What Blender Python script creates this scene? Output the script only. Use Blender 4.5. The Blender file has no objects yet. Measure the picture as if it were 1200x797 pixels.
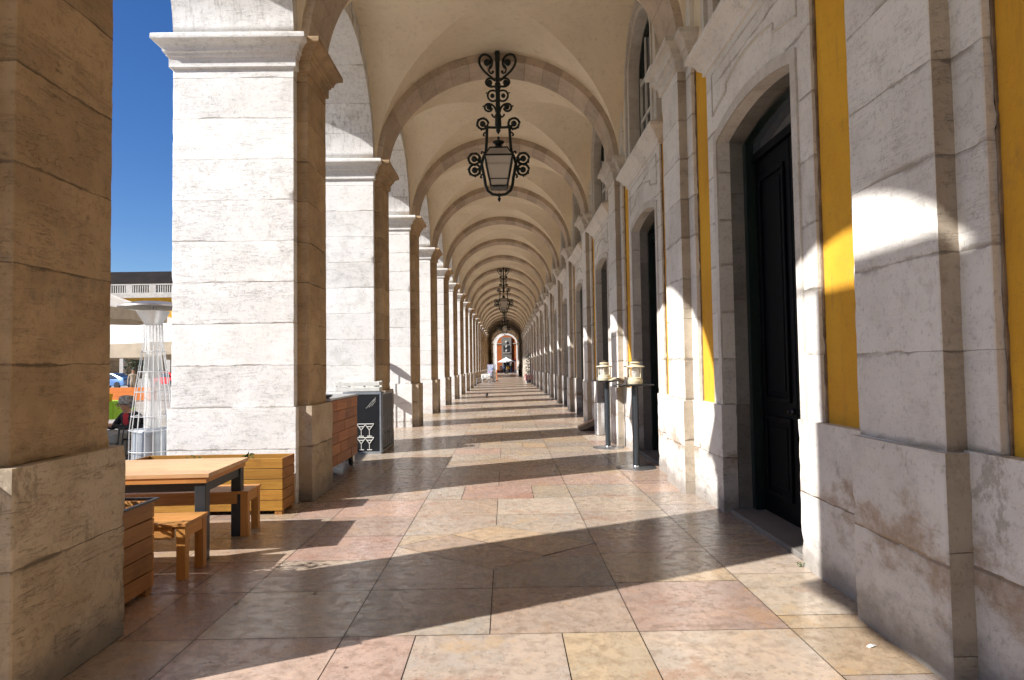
import bpy, bmesh, math, random
from mathutils import Vector, Matrix, Quaternion
from math import sin, cos, pi, radians as R
random.seed(11)
sc = bpy.context.scene
COL = sc.collection

# ------------------------------------------------------------------ camera
cam = bpy.data.cameras.new('camera'); camo = bpy.data.objects.new('camera', cam); COL.objects.link(camo)
cam.sensor_width = 36; cam.lens = 22.5; cam.clip_start = .05; cam.clip_end = 3000
RX = Vector((0.99984587, -0.00932572, -0.0148751)); DY = Vector((-0.01449777, 0.03930123, -0.99912223)); FW = Vector((0.00990214, 0.99918389, 0.03915997))
mw = Matrix.Identity(4)
for i in range(3):
    mw[i][0] = RX[i]; mw[i][1] = -DY[i]; mw[i][2] = -FW[i]
mw[2][3] = 1.6
camo.matrix_world = mw
sc.camera = camo
# ------------------------------------------------------------------ light
EL, AZ = 35.0, 25.6                      # sun height; direction the light travels, from +X towards +Y
S = Vector((-cos(R(EL)) * cos(R(AZ)), -cos(R(EL)) * sin(R(AZ)), sin(R(EL))))
w = bpy.data.worlds.new('World'); sc.world = w; w.use_nodes = True
nt = w.node_tree; bg = nt.nodes['Background']
sky = nt.nodes.new('ShaderNodeTexSky'); sky.sky_type = 'NISHITA'; sky.sun_disc = False
sky.sun_elevation = R(EL); sky.sun_rotation = math.atan2(S.x, S.y)
sky.air_density = 1.0; sky.dust_density = 0.1; sky.ozone_density = 4.0; sky.altitude = 200
hs = nt.nodes.new('ShaderNodeHueSaturation'); hs.inputs['Saturation'].default_value = 1.24; hs.inputs['Hue'].default_value = .512; hs.inputs['Value'].default_value = .74
nt.links.new(sky.outputs[0], hs.inputs['Color']); nt.links.new(hs.outputs[0], bg.inputs[0]); bg.inputs[1].default_value = 0.1
sl = bpy.data.lights.new('sun', 'SUN'); sl.energy = 5.0; sl.angle = R(.53); sl.color = (1, .965, .92)
so = bpy.data.objects.new('sun', sl); COL.objects.link(so); so.rotation_euler = (-S).to_track_quat('-Z', 'Y').to_euler(); so.location = (-30, -10, 30)
sc.view_settings.view_transform = 'Standard'; sc.view_settings.look = 'None'; sc.view_settings.gamma = 1; sc.view_settings.exposure = 0.86
sc.cycles.max_bounces = 7; sc.cycles.diffuse_bounces = 5; sc.cycles.glossy_bounces = 3; sc.cycles.transparent_max_bounces = 8; sc.cycles.use_denoising = True
sc.cycles.sample_clamp_indirect = 8; sc.cycles.use_adaptive_sampling = True; sc.cycles.adaptive_threshold = .03; sc.cycles.caustics_reflective = False; sc.cycles.caustics_refractive = False

# ------------------------------------------------------------------ materials
class G:
    def __init__(s, name, rough=.7, spec=.5):
        s.m = bpy.data.materials.new(name); s.m.use_nodes = True; s.t = s.m.node_tree; s.n = s.t.nodes
        s.b = s.n['Principled BSDF']; s.b.inputs['Roughness'].default_value = rough; s.b.inputs['Specular IOR Level'].default_value = spec
        g = s.n.new('ShaderNodeNewGeometry'); s.pos = g.outputs['Position']; s.nor = g.outputs['True Normal']
    def L(s, a, b):
        if hasattr(a, 'is_linked') or hasattr(a, 'links'): s.t.links.new(a, b)
        else: b.default_value = a
    def obj(s): return s.n.new('ShaderNodeTexCoord').outputs['Object']
    def map(s, v, scale=(1, 1, 1), loc=(0, 0, 0), rot=(0, 0, 0)):
        n = s.n.new('ShaderNodeMapping'); s.L(v, n.inputs[0]); n.inputs['Scale'].default_value = scale; n.inputs['Location'].default_value = loc; n.inputs['Rotation'].default_value = rot
        return n.outputs[0]
    def noise(s, v, scale, detail=4, rough=.55, dist=0):
        n = s.n.new('ShaderNodeTexNoise'); s.L(v, n.inputs['Vector']); n.inputs['Scale'].default_value = scale; n.inputs['Detail'].default_value = detail
        n.inputs['Roughness'].default_value = rough; n.inputs['Distortion'].default_value = dist; return n.outputs[0]
    def voro(s, v, scale, feat='F1', out=0):
        n = s.n.new('ShaderNodeTexVoronoi'); n.feature = feat; s.L(v, n.inputs['Vector']); n.inputs['Scale'].default_value = scale; return n.outputs[out]
    def white(s, v):
        n = s.n.new('ShaderNodeTexWhiteNoise'); n.noise_dimensions = '3D'; s.L(v, n.inputs['Vector']); return n.outputs[0]
    def f(s, op, a, b=0, c=0):
        n = s.n.new('ShaderNodeMath'); n.operation = op
        for i, x in enumerate((a, b, c)): s.L(x, n.inputs[i])
        return n.outputs[0]
    def step(s, x, lo, hi, a=0, b=1):
        n = s.n.new('ShaderNodeMapRange'); n.interpolation_type = 'SMOOTHSTEP'; s.L(x, n.inputs[0])
        for i, q in enumerate((lo, hi, a, b)): s.L(q, n.inputs[i + 1])
        return n.outputs[0]
    def mix(s, fac, a, b, mode='MIX'):
        n = s.n.new('ShaderNodeMix'); n.data_type = 'RGBA'; n.blend_type = mode; s.L(fac, n.inputs[0])
        for x, i in ((a, 6), (b, 7)):
            if isinstance(x, tuple): x = tuple(x)[:3] + (1,)
            s.L(x, n.inputs[i])
        return n.outputs[2]
    def xyz(s, v):
        n = s.n.new('ShaderNodeSeparateXYZ'); s.L(v, n.inputs[0]); return n.outputs
    def comb(s, x, y, z):
        n = s.n.new('ShaderNodeCombineXYZ')
        for i, q in enumerate((x, y, z)): s.L(q, n.inputs[i])
        return n.outputs[0]
    def attr(s, name):
        n = s.n.new('ShaderNodeAttribute'); n.attribute_name = name; return n.outputs
    def color(s, c): s.L(tuple(c)[:3] + (1,) if isinstance(c, tuple) else c, s.b.inputs['Base Color'])
    def rough(s, r): s.L(r, s.b.inputs['Roughness'])
    def bump(s, h, strength=.4, dist=.01):
        n = s.n.new('ShaderNodeBump'); s.L(h, n.inputs['Height']); n.inputs['Strength'].default_value = strength; n.inputs['Distance'].default_value = dist
        s.L(n.outputs[0], s.b.inputs['Normal']); return s

def stone(name, c1, c2, course=.5, z0=1.14, vein=.5, grime=.5, patch=0, bump=.85, joint=(.16, .13, .10), streak=0, crack=.5, mott=.5, jw=.022, bmin=.15):
    g = G(name, .78, .3); p = g.pos; X, Y, Z = g.xyz(p); blk = .6
    if course:                                 # every block of a course is a different piece of stone
        zz = g.f('DIVIDE', g.f('SUBTRACT', g.f('ADD', Z, g.f('MULTIPLY', g.noise(g.map(p, (1, 1, 1.6), (3, 9, 1)), 3.7, 3, .7), .022)), z0 + .012), course)
        cell = g.comb(g.f('FLOOR', g.f('DIVIDE', g.f('SUBTRACT', Y, 1.18), 4.68)), g.f('FLOOR', zz), 3.3)
        wn = g.n.new('ShaderNodeTexWhiteNoise'); g.L(cell, wn.inputs[0]); tone = wn.outputs[0]
        ad = g.n.new('ShaderNodeVectorMath'); ad.operation = 'MULTIPLY_ADD'; g.L(wn.outputs[1], ad.inputs[0]); ad.inputs[1].default_value = (9, 9, 9); g.L(p, ad.inputs[2]); p = ad.outputs[0]
        blk = g.step(g.xyz(wn.outputs[1])[1], .15, .95, bmin, 1.0)
    big = g.noise(p, 1.1, 4, .65); fine = g.noise(p, 16, 4, .7); med = g.noise(g.map(p, (1, 1, 1.6), (3, 9, 1)), 3.7, 5, .7)
    dark = lambda k: tuple(x * k for x in c2)
    c = g.mix(g.step(big, .38, .64), c1, c2)
    c = g.mix(g.step(med, .46, .72, 0, mott), c, dark(.80))
    # thin wavy bedding lines of the limestone
    wv = g.noise(g.map(p, (1, 1, 10)), 2.6, 5, .72, .5)
    line = g.f('MULTIPLY', g.step(g.f('ABSOLUTE', g.f('SUBTRACT', wv, .5)), .0, .010, 1, 0), g.step(med, .42, .56))
    # branching cracks and pits
    q = g.map(p, (1, 1, 2.2)); n = g.n.new('ShaderNodeVectorMath'); n.operation = 'MULTIPLY_ADD'
    nz = g.n.new('ShaderNodeTexNoise'); g.L(p, nz.inputs['Vector']); nz.inputs['Scale'].default_value = 9; nz.inputs['Detail'].default_value = 4
    g.L(nz.outputs[1], n.inputs[0]); n.inputs[1].default_value = (.34, .34, .34); g.L(q, n.inputs[2])
    ed = g.voro(n.outputs[0], 9.5, 'DISTANCE_TO_EDGE'); cr = g.step(ed, .0, .034, 1, 0)
    cr = g.f('MULTIPLY', g.f('MULTIPLY', cr, g.step(g.f('ADD', big, g.f('MULTIPLY', fine, .35)), .64, .80)), g.step(g.noise(p, 10, 2), .44, .62))
    mark = g.f('MULTIPLY', g.f('MAXIMUM', g.f('MULTIPLY', line, vein * .75), g.f('MULTIPLY', cr, crack)), blk)
    c = g.mix(mark, c, dark(.32)); c = g.mix(g.step(fine, .54, .68, 0, .4), c, dark(.66)); sp = g.step(g.noise(g.map(p, (1, 1, .55)), 55, 2, .6), .60, .70); c = g.mix(g.f('MULTIPLY', sp, .38), c, dark(.50))
    h = g.f('SUBTRACT', g.f('MULTIPLY', fine, .4), g.f('MULTIPLY', mark, .45))
    if course:
        fr = g.f('FRACT', zz); d = g.f('MULTIPLY', g.f('MINIMUM', fr, g.f('SUBTRACT', 1, fr)), course)
        wid = g.step(g.f('ADD', big, g.f('MULTIPLY', g.f('SUBTRACT', med, .5), .3)), .45, .62, .0028, jw)
        j = g.step(d, 0, wid, 1, 0)
        c = g.mix(.8, c, g.mix(tone, (1 - .32 * mott, 1 - .34 * mott, 1 - .36 * mott), (1.06, 1.06, 1.05)), 'MULTIPLY')
        jf = g.f('MULTIPLY', j, g.step(med, .38, .56, .25, .85))
        c = g.mix(jf, c, joint); h = g.f('SUBTRACT', h, g.f('MULTIPLY', jf, 1.1))
    if streak:
        st = g.noise(g.map(p, (7, 7, .5)), 2.5, 4, .7)
        m = g.f('MULTIPLY', g.f('MULTIPLY', g.step(st, .46, .70), g.step(Z, 5.4, 6.6, 0, streak)), g.step(g.f('ABSOLUTE', g.xyz(g.nor)[2]), .2, .7, 1, .25)); c = g.mix(m, c, (.19, .16, .13))
    if patch:
        pm = g.f('MULTIPLY', g.step(g.f('ADD', g.f('ADD', g.f('MULTIPLY', med, .6), g.f('MULTIPLY', big, .5)), g.f('MULTIPLY', g.f('ABSOLUTE', g.f('SUBTRACT', Z, .58)), -.5)), .46, .62), patch)
        c = g.mix(g.f('MULTIPLY', pm, g.step(fine, .3, .6, .55, 1)), c, (.33, .225, .14)); h = g.f('SUBTRACT', h, g.f('MULTIPLY', pm, .4))
    gm = g.f('MULTIPLY', g.step(g.f('SUBTRACT', Z, g.f('MULTIPLY', med, .42)), -.16, .12, 1, 0), grime * .8)
    c = g.mix(gm, c, (.20, .175, .15))
    blot = g.f('MULTIPLY', g.step(g.noise(g.map(p, (1, 1, .7), (7, 3, 1)), 2.1, 6, .78), .57, .64), grime * .6)
    c = g.mix(blot, c, (.23, .19, .14))
    g.color(c); g.bump(h, bump, .012); return g.m

M = {}
M['white_stone'] = stone('white_stone', (.80, .79, .775), (.74, .725, .70), bump=.6, vein=1.0, bmin=.35, grime=.3, streak=.8, mott=.2, joint=(.34, .31, .27), crack=.6)
M['tan_stone'] = stone('tan_stone', (.53, .38, .225), (.40, .28, .16), vein=.95, bmin=.5, grime=.8, crack=.9, joint=(.09, .065, .045), bump=.7)
M['plinth_left'] = stone('plinth_left', (.56, .47, .36), (.45, .36, .25), course=.66, z0=.0, vein=.85, bmin=.45, grime=1.1, crack=.6, joint=(.1, .08, .06), bump=1.0)
M['right_stone'] = stone('right_stone', (.77, .745, .70), (.69, .66, .615), bump=.65, vein=.7, bmin=.25, grime=.35, joint=(.33, .285, .23), mott=.25, jw=.042)
M['right_plinth'] = stone('right_plinth', (.73, .705, .665), (.64, .61, .57), course=.66, z0=-.08, vein=.7, grime=.9, patch=.75, joint=(.22, .19, .15), bump=1.0)
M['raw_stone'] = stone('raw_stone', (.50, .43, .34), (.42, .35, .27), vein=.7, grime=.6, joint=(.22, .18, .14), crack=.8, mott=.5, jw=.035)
M['grey_stone'] = stone('grey_stone', (.25, .24, .225), (.19, .18, .165), course=1.14, z0=0, vein=.5, grime=.5)
M['moulding'] = stone('moulding', (.64, .61, .56), (.55, .51, .45), course=0, vein=.4, grime=.4)
M['far_stone'] = stone('far_stone', (.55, .52, .47), (.45, .41, .36), course=0, vein=.3, grime=.2)

def m_arch():
    g = G('arch_stone', .8, .3); t = g.attr('tint')[0]; p = g.pos
    c = g.mix(g.step(g.noise(p, 3, 6, .65), .35, .7), (.54, .44, .35), (.43, .345, .27)); c = g.mix(1, c, t, 'MULTIPLY')
    pt = g.step(g.noise(p, 24, 4, .6), .6, .7); c = g.mix(g.f('MULTIPLY', pt, .5), c, (.14, .10, .07)); g.color(c); g.bump(g.noise(p, 20, 5), .4, .01); return g.m
M['arch'] = m_arch()
def m_plaster(name, a, b, spots=.3, stain=(.35, .28, .2), bmp=.18):
    g = G(name, .85, .25); p = g.pos
    c = g.mix(g.step(g.noise(p, .8, 6, .6), .35, .65), a, b)
    c = g.mix(g.f('MULTIPLY', g.step(g.noise(g.map(p, (1, 1, .5)), 2.1, 8, .75), .58, .72), spots), c, stain)
    c = g.mix(g.f('MULTIPLY', g.step(g.noise(g.map(p, (5, 5, .5), (3, 1, 0)), 1.6, 5, .7), .52, .72), spots * .8), c, stain)
    c = g.mix(g.step(g.noise(p, 13, 4, .7), .56, .7, 0, .25), c, stain)
    cr = g.step(g.f('ABSOLUTE', g.f('SUBTRACT', g.noise(p, 1.1, 7, .6, 1.5), .5)), 0, .004, 1, 0)
    c = g.mix(g.f('MULTIPLY', cr, .3), c, stain); g.color(c); g.bump(g.f('ADD', g.noise(p, 30, 4), g.noise(p, 5, 3)), bmp, .01); return g.m
M['vault'] = m_plaster('vault_plaster', (.84, .74, .57), (.77, .665, .50), .4, (.50, .41, .31))
M['yellow'] = m_plaster('yellow_plaster', (.74, .40, .035), (.62, .31, .03), .6, (.36, .19, .05), .35)
M['orange'] = m_plaster('orange_plaster', (.46, .13, .03), (.40, .11, .028))

def m_floor():
    g = G('marble_slabs', .3, .5); t = g.attr('tint')[0]; p = g.pos
    T = lambda k: g.mix(1, t, k, 'MULTIPLY')
    n1 = g.noise(p, 2.2, 6, .7, .8); n2 = g.noise(p, 11, 5, .72)
    c = g.mix(g.step(n1, .35, .65, 0, 1), t, T((1.16, 1.08, 1.0)))
    c = g.mix(g.step(n2, .44, .66, 0, .8), c, T((.66, .60, .55)))
    vein = g.step(g.f('ABSOLUTE', g.f('SUBTRACT', n1, .47)), 0, .010, 1, 0)
    c = g.mix(g.f('MULTIPLY', vein, .5), c, T((.62, .48, .38)))
    cl = g.noise(g.map(p, (1, 1, 1), (11, 5, 0)), 1.3, 6, .78)
    c = g.mix(g.step(cl, .54, .64, 0, .7), c, T((.86, .64, .55)))
    c = g.mix(g.step(cl, .36, .46, .6, 0), c, T((1.12, .93, .66)))
    pit = g.step(g.noise(p, 34, 4, .66), .60, .66); pit = g.f('MULTIPLY', pit, g.step(cl, .42, .58))
    spot = g.step(g.voro(g.map(p, (1, 1, 1), (.3, .2, 0)), 3.4), .0, .075, 1, 0)
    spot = g.f('MULTIPLY', spot, g.step(n2, .44, .52))
    k = g.f('MAXIMUM', g.f('MULTIPLY', pit, .7), g.f('MULTIPLY', spot, .85))
    c = g.mix(k, c, (.06, .05, .042)); g.color(c)
    r = g.f('ADD', g.step(n2, .3, .75, .16, .42), g.f('MULTIPLY', k, .3)); g.rough(r)
    g.bump(g.f('SUBTRACT', g.f('ADD', g.f('MULTIPLY', n1, .5), g.f('MULTIPLY', n2, .3)), g.f('MULTIPLY', k, .6)), .2, .012); return g.m
M['floor'] = m_floor()
def simple(name, c, rough=.6, spec=.5, metal=0, var=.15, scale=6, bump=.1, c2=None):
    g = G(name, rough, spec); p = g.obj(); c2 = c2 or tuple(x * (1 - var) for x in c)
    g.color(g.mix(g.step(g.noise(p, scale, 5, .6), .35, .65), c, c2)); g.b.inputs['Metallic'].default_value = metal
    if bump: g.bump(g.noise(p, scale * 5, 4), bump, .004)
    return g.m
def wood(name, a, b, dark, axis=0, rough=.5):
    g = G(name, rough, .4); p = g.obj(); t = g.attr('tint')[0]
    sc_ = [14, 14, 14]; sc_[axis] = 1.0
    n = g.noise(g.map(p, tuple(sc_)), 2.2, 6, .6, .8)
    c = g.mix(g.step(n, .3, .7), a, b); kn = g.step(g.voro(g.map(p, tuple(2.2 if i == axis else 9 for i in range(3))), 1.0), .03, .13, 1, 0)
    c = g.mix(g.f('MULTIPLY', kn, .7), c, dark); c = g.mix(g.step(g.noise(p, 3, 5), .55, .7, 0, .35), c, dark)
    c = g.mix(1, c, t, 'MULTIPLY')
    g.color(c); g.bump(n, .2, .004); return g.m
M['pine_x'] = wood('varnished_pine', (.56, .28, .085), (.46, .205, .05), (.22, .08, .015))
M['pine_y'] = wood('varnished_pine_crosswise', (.60, .29, .07), (.48, .21, .045), (.22, .08, .015), 1)
M['pine_z'] = wood('varnished_pine_upright', (.58, .28, .08), (.48, .22, .05), (.22, .08, .015), 2)
M['table_wood'] = wood('table_board_wood', (.70, .46, .24), (.62, .37, .17), (.36, .18, .07), 0, .4)
M['planter'] = wood('weathered_yellow_board', (.42, .215, .035), (.32, .15, .022), (.12, .05, .01))
M['planter_y'] = wood('weathered_yellow_board_side', (.36, .17, .045), (.27, .115, .028), (.09, .035, .01), 1)
M['counter'] = wood('reclaimed_red_wood', (.46, .18, .06), (.34, .12, .04), (.10, .03, .012), 1)
M['black_metal'] = simple('black_metal', (.012, .013, .016), .35, .5)
M['iron'] = simple('cast_iron', (.008, .016, .014), .45, .4)
M['iron_leg'] = simple('painted_steel_leg', (.028, .035, .042), .4, .5)
M['black_door'] = simple('black_paint', (.0025, .003, .004), .55, .08)
M['green_frame'] = simple('dark_green_paint', (.010, .022, .018), .4, .5)
M['white_paint'] = simple('white_paint', (.72, .72, .68), .5)
M['canvas'] = simple('white_canvas', (.82, .80, .75), .9, .2)
M['tan_canvas'] = simple('tan_canvas', (.50, .42, .33), .9, .2)
M['steel'] = simple('brushed_steel', (.55, .56, .58), .28, .5, .9)
M['dull_steel'] = simple('dull_brown_steel', (.30, .27, .25), .45, .5, .7)
M['grey_steel'] = simple('painted_grey_steel', (.33, .36, .40), .4, .5, .4)
M['wire'] = simple('chromed_wire', (.72, .73, .74), .35, .5, .3)
M['mesh'] = simple('grey_wire_mesh_panel', (.62, .62, .62), .5)
M['cream_paint'] = simple('cream_paint', (.62, .56, .40), .5)
M['dark_wood'] = simple('dark_brown_board', (.055, .028, .018), .5)
M['rubber'] = simple('black_rubber', (.01, .01, .011), .6)
M['chalkboard'] = simple('chalkboard', (.010, .011, .014), .45)
M['soil'] = simple('soil', (.05, .035, .02), .95, .1)
M['leaf'] = simple('leaf_green', (.045, .11, .02), .55, .4, c2=(.03, .07, .015), scale=2)
M['leaf_dark'] = simple('leaf_dark', (.025, .06, .02), .55, .4, c2=(.018, .04, .014), scale=2)
M['bark'] = simple('bark', (.10, .07, .045), .9)
M['roof_tile'] = simple('dark_roof', (.018, .012, .010), .85, .2, scale=.5, var=.4)
M['dark_in'] = simple('dark_interior', (.02, .018, .016), .9, .1)
M['grey_cloth'] = simple('grey_tablecloth', (.26, .255, .24), .85, .2)
M['green_cloth'] = simple('lime_green_cloth', (.30, .55, .03), .8)
M['orange_box'] = simple('orange_board', (.62, .17, .02), .6)
M['skin'] = simple('skin', (.50, .27, .17), .55)
M['grey_hair'] = simple('grey_hair', (.42, .41, .40), .75, scale=30, var=.6, bump=.5)
M['dark_hair'] = simple('dark_hair', (.03, .02, .015), .7)
M['black_cloth'] = simple('black_cloth', (.015, .015, .018), .85)
M['red_cloth'] = simple('red_cloth', (.55, .012, .015), .8)
M['blue_cloth'] = simple('blue_cloth', (.05, .09, .2), .8)
M['beige_cloth'] = simple('beige_cloth', (.4, .33, .24), .8)
M['car_blue'] = simple('blue_car_paint', (.12, .22, .42), .25, .6, .3, bump=0)
M['tyre'] = simple('tyre', (.015, .015, .015), .8)
M['pigeon'] = simple('pigeon_grey', (.06, .065, .075), .7)
M['poster'] = None
def glass(name, c=(.03, .04, .05), rough=.05, alpha=None):
    g = G(name, rough, .8); g.color(c)
    if alpha is not None: g.b.inputs['Alpha'].default_value = alpha
    return g.m
M['dark_glass'] = glass('dark_window_glass', (.05, .055, .06), .03)
M['clear_glass'] = glass('clear_glass', (.85, .85, .84), .05, .4)
M['frost'] = glass('dusty_lantern_glass', (.62, .57, .50), .3, .6)
M['frost'].blend_method = 'BLEND'
def m_check():
    g = G('red_white_check', .8, .2); n = g.n.new('ShaderNodeTexChecker'); g.L(g.obj(), n.inputs[0]); n.inputs['Scale'].default_value = 9
    n.inputs[1].default_value = (.75, .04, .04, 1); n.inputs[2].default_value = (.8, .68, .66, 1); g.color(n.outputs[0]); return g.m
M['check'] = m_check()
def m_poster():
    g = G('menu_poster', .6); v = g.voro(g.map(g.obj(), (5, 1, 7)), 1.0, 'F1', 1)
    g.color(g.mix(g.step(g.noise(g.obj(), 7, 2), .5, .56), (.50, .55, .68), g.mix(.35, (.16, .2, .42), v))); return g.m
M['poster'] = m_poster()
def m_ground():
    g = G('plaza_paving', .8, .3); p = g.pos; c = g.mix(g.step(g.noise(p, .5, 5), .4, .6), (.40, .37, .32), (.32, .29, .25))
    e = g.voro(p, 5, 'DISTANCE_TO_EDGE'); c = g.mix(g.step(e, 0, .05, .5, 0), c, (.12, .11, .09)); g.color(c); g.bump(e, .2, .01); return g.m
M['ground'] = m_ground()
M['mortar'] = simple('crumbling_mortar', (.30, .23, .16), .95, .1, c2=(.17, .12, .08), bump=.5)
M['joint'] = simple('dark_joint', (.045, .036, .03), .95, .1)

# ------------------------------------------------------------------ mesh helpers
class MB:
    def __init__(s): s.v = []; s.f = []; s.mi = []; s.t = []; s.mat = 0; s.tint = (1, 1, 1)
    def add(s, vs, fs):
        o = len(s.v); s.v += [tuple(v) for v in vs]
        for f in fs: s.f.append([i + o for i in f]); s.mi.append(s.mat); s.t.append(s.tint)
    def box(s, x0, x1, y0, y1, z0, z1, m=None):
        vs = [Vector((x, y, z)) for z in (z0, z1) for x, y in ((x0, y0), (x1, y0), (x1, y1), (x0, y1))]
        if m: vs = [m @ v for v in vs]
        s.add(vs, [(0, 3, 2, 1), (4, 5, 6, 7), (0, 1, 5, 4), (1, 2, 6, 5), (2, 3, 7, 6), (3, 0, 4, 7)]); return s
    def prism(s, poly, z0, z1, cap=True):        # CCW polygon in XY
        n = len(poly); vs = [(x, y, z0) for x, y in poly] + [(x, y, z1) for x, y in poly]
        fs = [(i, (i + 1) % n, n + (i + 1) % n, n + i) for i in range(n)]
        if cap: fs += [tuple(range(n - 1, -1, -1)), tuple(range(n, 2 * n))]
        s.add(vs, fs); return s
    def lathe(s, prof, c=(0, 0, 0), n=24, m=None):
        vs = []; fs = []
        for r, z in prof:
            for k in range(n): vs.append(Vector((c[0] + r * cos(2 * pi * k / n), c[1] + r * sin(2 * pi * k / n), c[2] + z)))
        for i in range(len(prof) - 1):
            for k in range(n): fs.append((i * n + k, i * n + (k + 1) % n, (i + 1) * n + (k + 1) % n, (i + 1) * n + k))
        if prof[0][0] > 1e-4: fs.append(tuple(range(n - 1, -1, -1)))
        if prof[-1][0] > 1e-4: fs.append(tuple((len(prof) - 1) * n + k for k in range(n)))
        if m: vs = [m @ v for v in vs]
        s.add(vs, fs); return s
    def tube(s, pts, r, n=6, closed=False):
        pts = [Vector(p) for p in pts]; L = len(pts); rr = r if isinstance(r, (list, tuple)) else [r] * L
        vs = []; fs = []; prev = None
        for i, p in enumerate(pts):
            a = pts[(i - 1) % L] if (closed or i > 0) else p; b = pts[(i + 1) % L] if (closed or i < L - 1) else p
            d = (b - a)
            if d.length < 1e-9: d = Vector((0, 0, 1))
            d.normalize()
            if prev is None:
                u = d.cross(Vector((0, 1, 0)) if abs(d.y) < .9 else Vector((1, 0, 0))).normalized()
            else:
                u = prev - d * prev.dot(d)
                u = u.normalized() if u.length > 1e-6 else d.orthogonal().normalized()
            prev = u; v = d.cross(u)
            for k in range(n): vs.append(p + (u * cos(2 * pi * k / n) + v * sin(2 * pi * k / n)) * rr[i])
        for i in range(L if closed else L - 1):
            for k in range(n): j = (i + 1) % L; fs.append((i * n + k, i * n + (k + 1) % n, j * n + (k + 1) % n, j * n + k))
        if not closed: fs += [tuple(range(n - 1, -1, -1)), tuple((L - 1) * n + k for k in range(n))]
        s.add(vs, fs); return s
    def ball(s, c, r, n=12, m=10):
        rr = r if isinstance(r, (list, tuple)) else (r, r, r); vs = []; fs = []
        for i in range(1, m):
            a = pi * i / m
            for k in range(n): vs.append((c[0] + rr[0] * sin(a) * cos(2 * pi * k / n), c[1] + rr[1] * sin(a) * sin(2 * pi * k / n), c[2] + rr[2] * cos(a)))
        for i in range(m - 2):
            for k in range(n): fs.append((i * n + k, (i + 1) * n + k, (i + 1) * n + (k + 1) % n, i * n + (k + 1) % n))
        t = len(vs); vs += [(c[0], c[1], c[2] + rr[2]), (c[0], c[1], c[2] - rr[2])]
        for k in range(n): fs.append((t, k, (k + 1) % n)); fs.append((t + 1, (m - 2) * n + (k + 1) % n, (m - 2) * n + k))
        s.add(vs, fs); return s
    def build(s, name, mats, parent=None, smooth=True, ang=35, bevel=0, loc=None):
        me = bpy.data.meshes.new(name); me.from_pydata(s.v, [], s.f); mats = mats if isinstance(mats, (list, tuple)) else [mats]
        for m in mats: me.materials.append(m)
        me.polygons.foreach_set('material_index', s.mi)
        a = me.attributes.new('tint', 'FLOAT_COLOR', 'FACE'); a.data.foreach_set('color', [x for t in s.t for x in (t[0], t[1], t[2], 1)])
        bm = bmesh.new(); bm.from_mesh(me)
        if bevel:
            bmesh.ops.recalc_face_normals(bm, faces=bm.faces)
            bmesh.ops.bevel(bm, geom=[e for e in bm.edges if len(e.link_faces) == 2 and e.calc_face_angle(0) > R(40)], offset=bevel, segments=1, affect='EDGES', clamp_overlap=True)
        bmesh.ops.recalc_face_normals(bm, faces=bm.faces)
        for f in bm.faces: f.smooth = smooth
        for e in bm.edges:
            if len(e.link_faces) == 2 and e.calc_face_angle(0) > R(ang): e.smooth = False
        bm.to_mesh(me); bm.free()
        o = bpy.data.objects.new(name, me); COL.objects.link(o)
        if parent: o.parent = parent
        if loc: o.location = loc
        return o
def tag(o, label=None, cat=None, group=None, kind=None):
    if label: o['label'] = label
    if cat: o['category'] = cat
    if group: o['group'] = group
    if kind: o['kind'] = kind
    return o
def thing(name, label, cat, loc=(0, 0, 0), rz=0, group=None):
    o = bpy.data.objects.new(name, None); COL.objects.link(o); o.location = loc; o.rotation_euler = (0, 0, rz); o.empty_display_size = .2
    return tag(o, label, cat, group)
def copy_tree(o, parent=None, depth=0):
    c = o.copy(); COL.objects.link(c); c.parent = parent
    for ch in list(o.children): copy_tree(ch, c)
    return c
def place(o, loc, rz=None, label=None, group=None):
    c = copy_tree(o); c.location = loc
    if rz is not None: c.rotation_euler = (0, 0, rz)
    if label: c['label'] = label
    if group: c['group'] = group
    return c
def hash_noise(x, y, z):
    from mathutils import noise
    return noise.noise(Vector((x, y, z)))
def rough_prism(mb, poly, z0, z1, step=.07, amp=.004, chip=.014, cham=.007, seed=0, top=True):
    """prism whose faces undulate a little and whose upright corners are worn and chipped"""
    n = len(poly); pts = []
    for i in range(n):
        p0, p1, p2 = Vector(poly[i - 1]), Vector(poly[i]), Vector(poly[(i + 1) % n])
        d0 = (p1 - p0).normalized(); d1 = (p2 - p1).normalized()
        nn = Vector((d0.y + d1.y, -d0.x - d1.x)).normalized(); convex = d0.x * d1.y - d0.y * d1.x > 0
        if convex:
            pts.append((p1 - d0 * cham, nn, 1)); pts.append((p1 + d1 * cham, nn, 1))
        else: pts.append((p1, nn, 0))
        q0 = p1; q1 = p2; ln = (q1 - q0).length; k = max(1, int(ln / step)); fn = Vector((d1.y, -d1.x))
        for j in range(1, k): pts.append((q0.lerp(q1, j / k), fn, 0))
    nz = max(1, int((z1 - z0) / step)); m = len(pts); vs = []; fs = []
    for iz in range(nz + 1):
        z = z0 + (z1 - z0) * iz / nz; edge = (iz in (0, nz))
        for p, nn, c in pts:
            d = hash_noise(p.x * 6 + seed, p.y * 6, z * 6) * amp
            if c: d -= max(0, hash_noise(p.x * 3 + seed, p.y * 3 + 7, z * 11) - .30) * chip * 2.2 + abs(hash_noise(p.x * 9, p.y * 9 + seed, z * 29)) * chip * .18
            vs.append((p.x + nn.x * d, p.y + nn.y * d, z))
    for iz in range(nz):
        for i in range(m): j = (i + 1) % m; fs.append((iz * m + i, iz * m + j, (iz + 1) * m + j, (iz + 1) * m + i))
    if top: fs.append(tuple(nz * m + i for i in range(m)))
    mb.add(vs, fs); return mb
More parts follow.
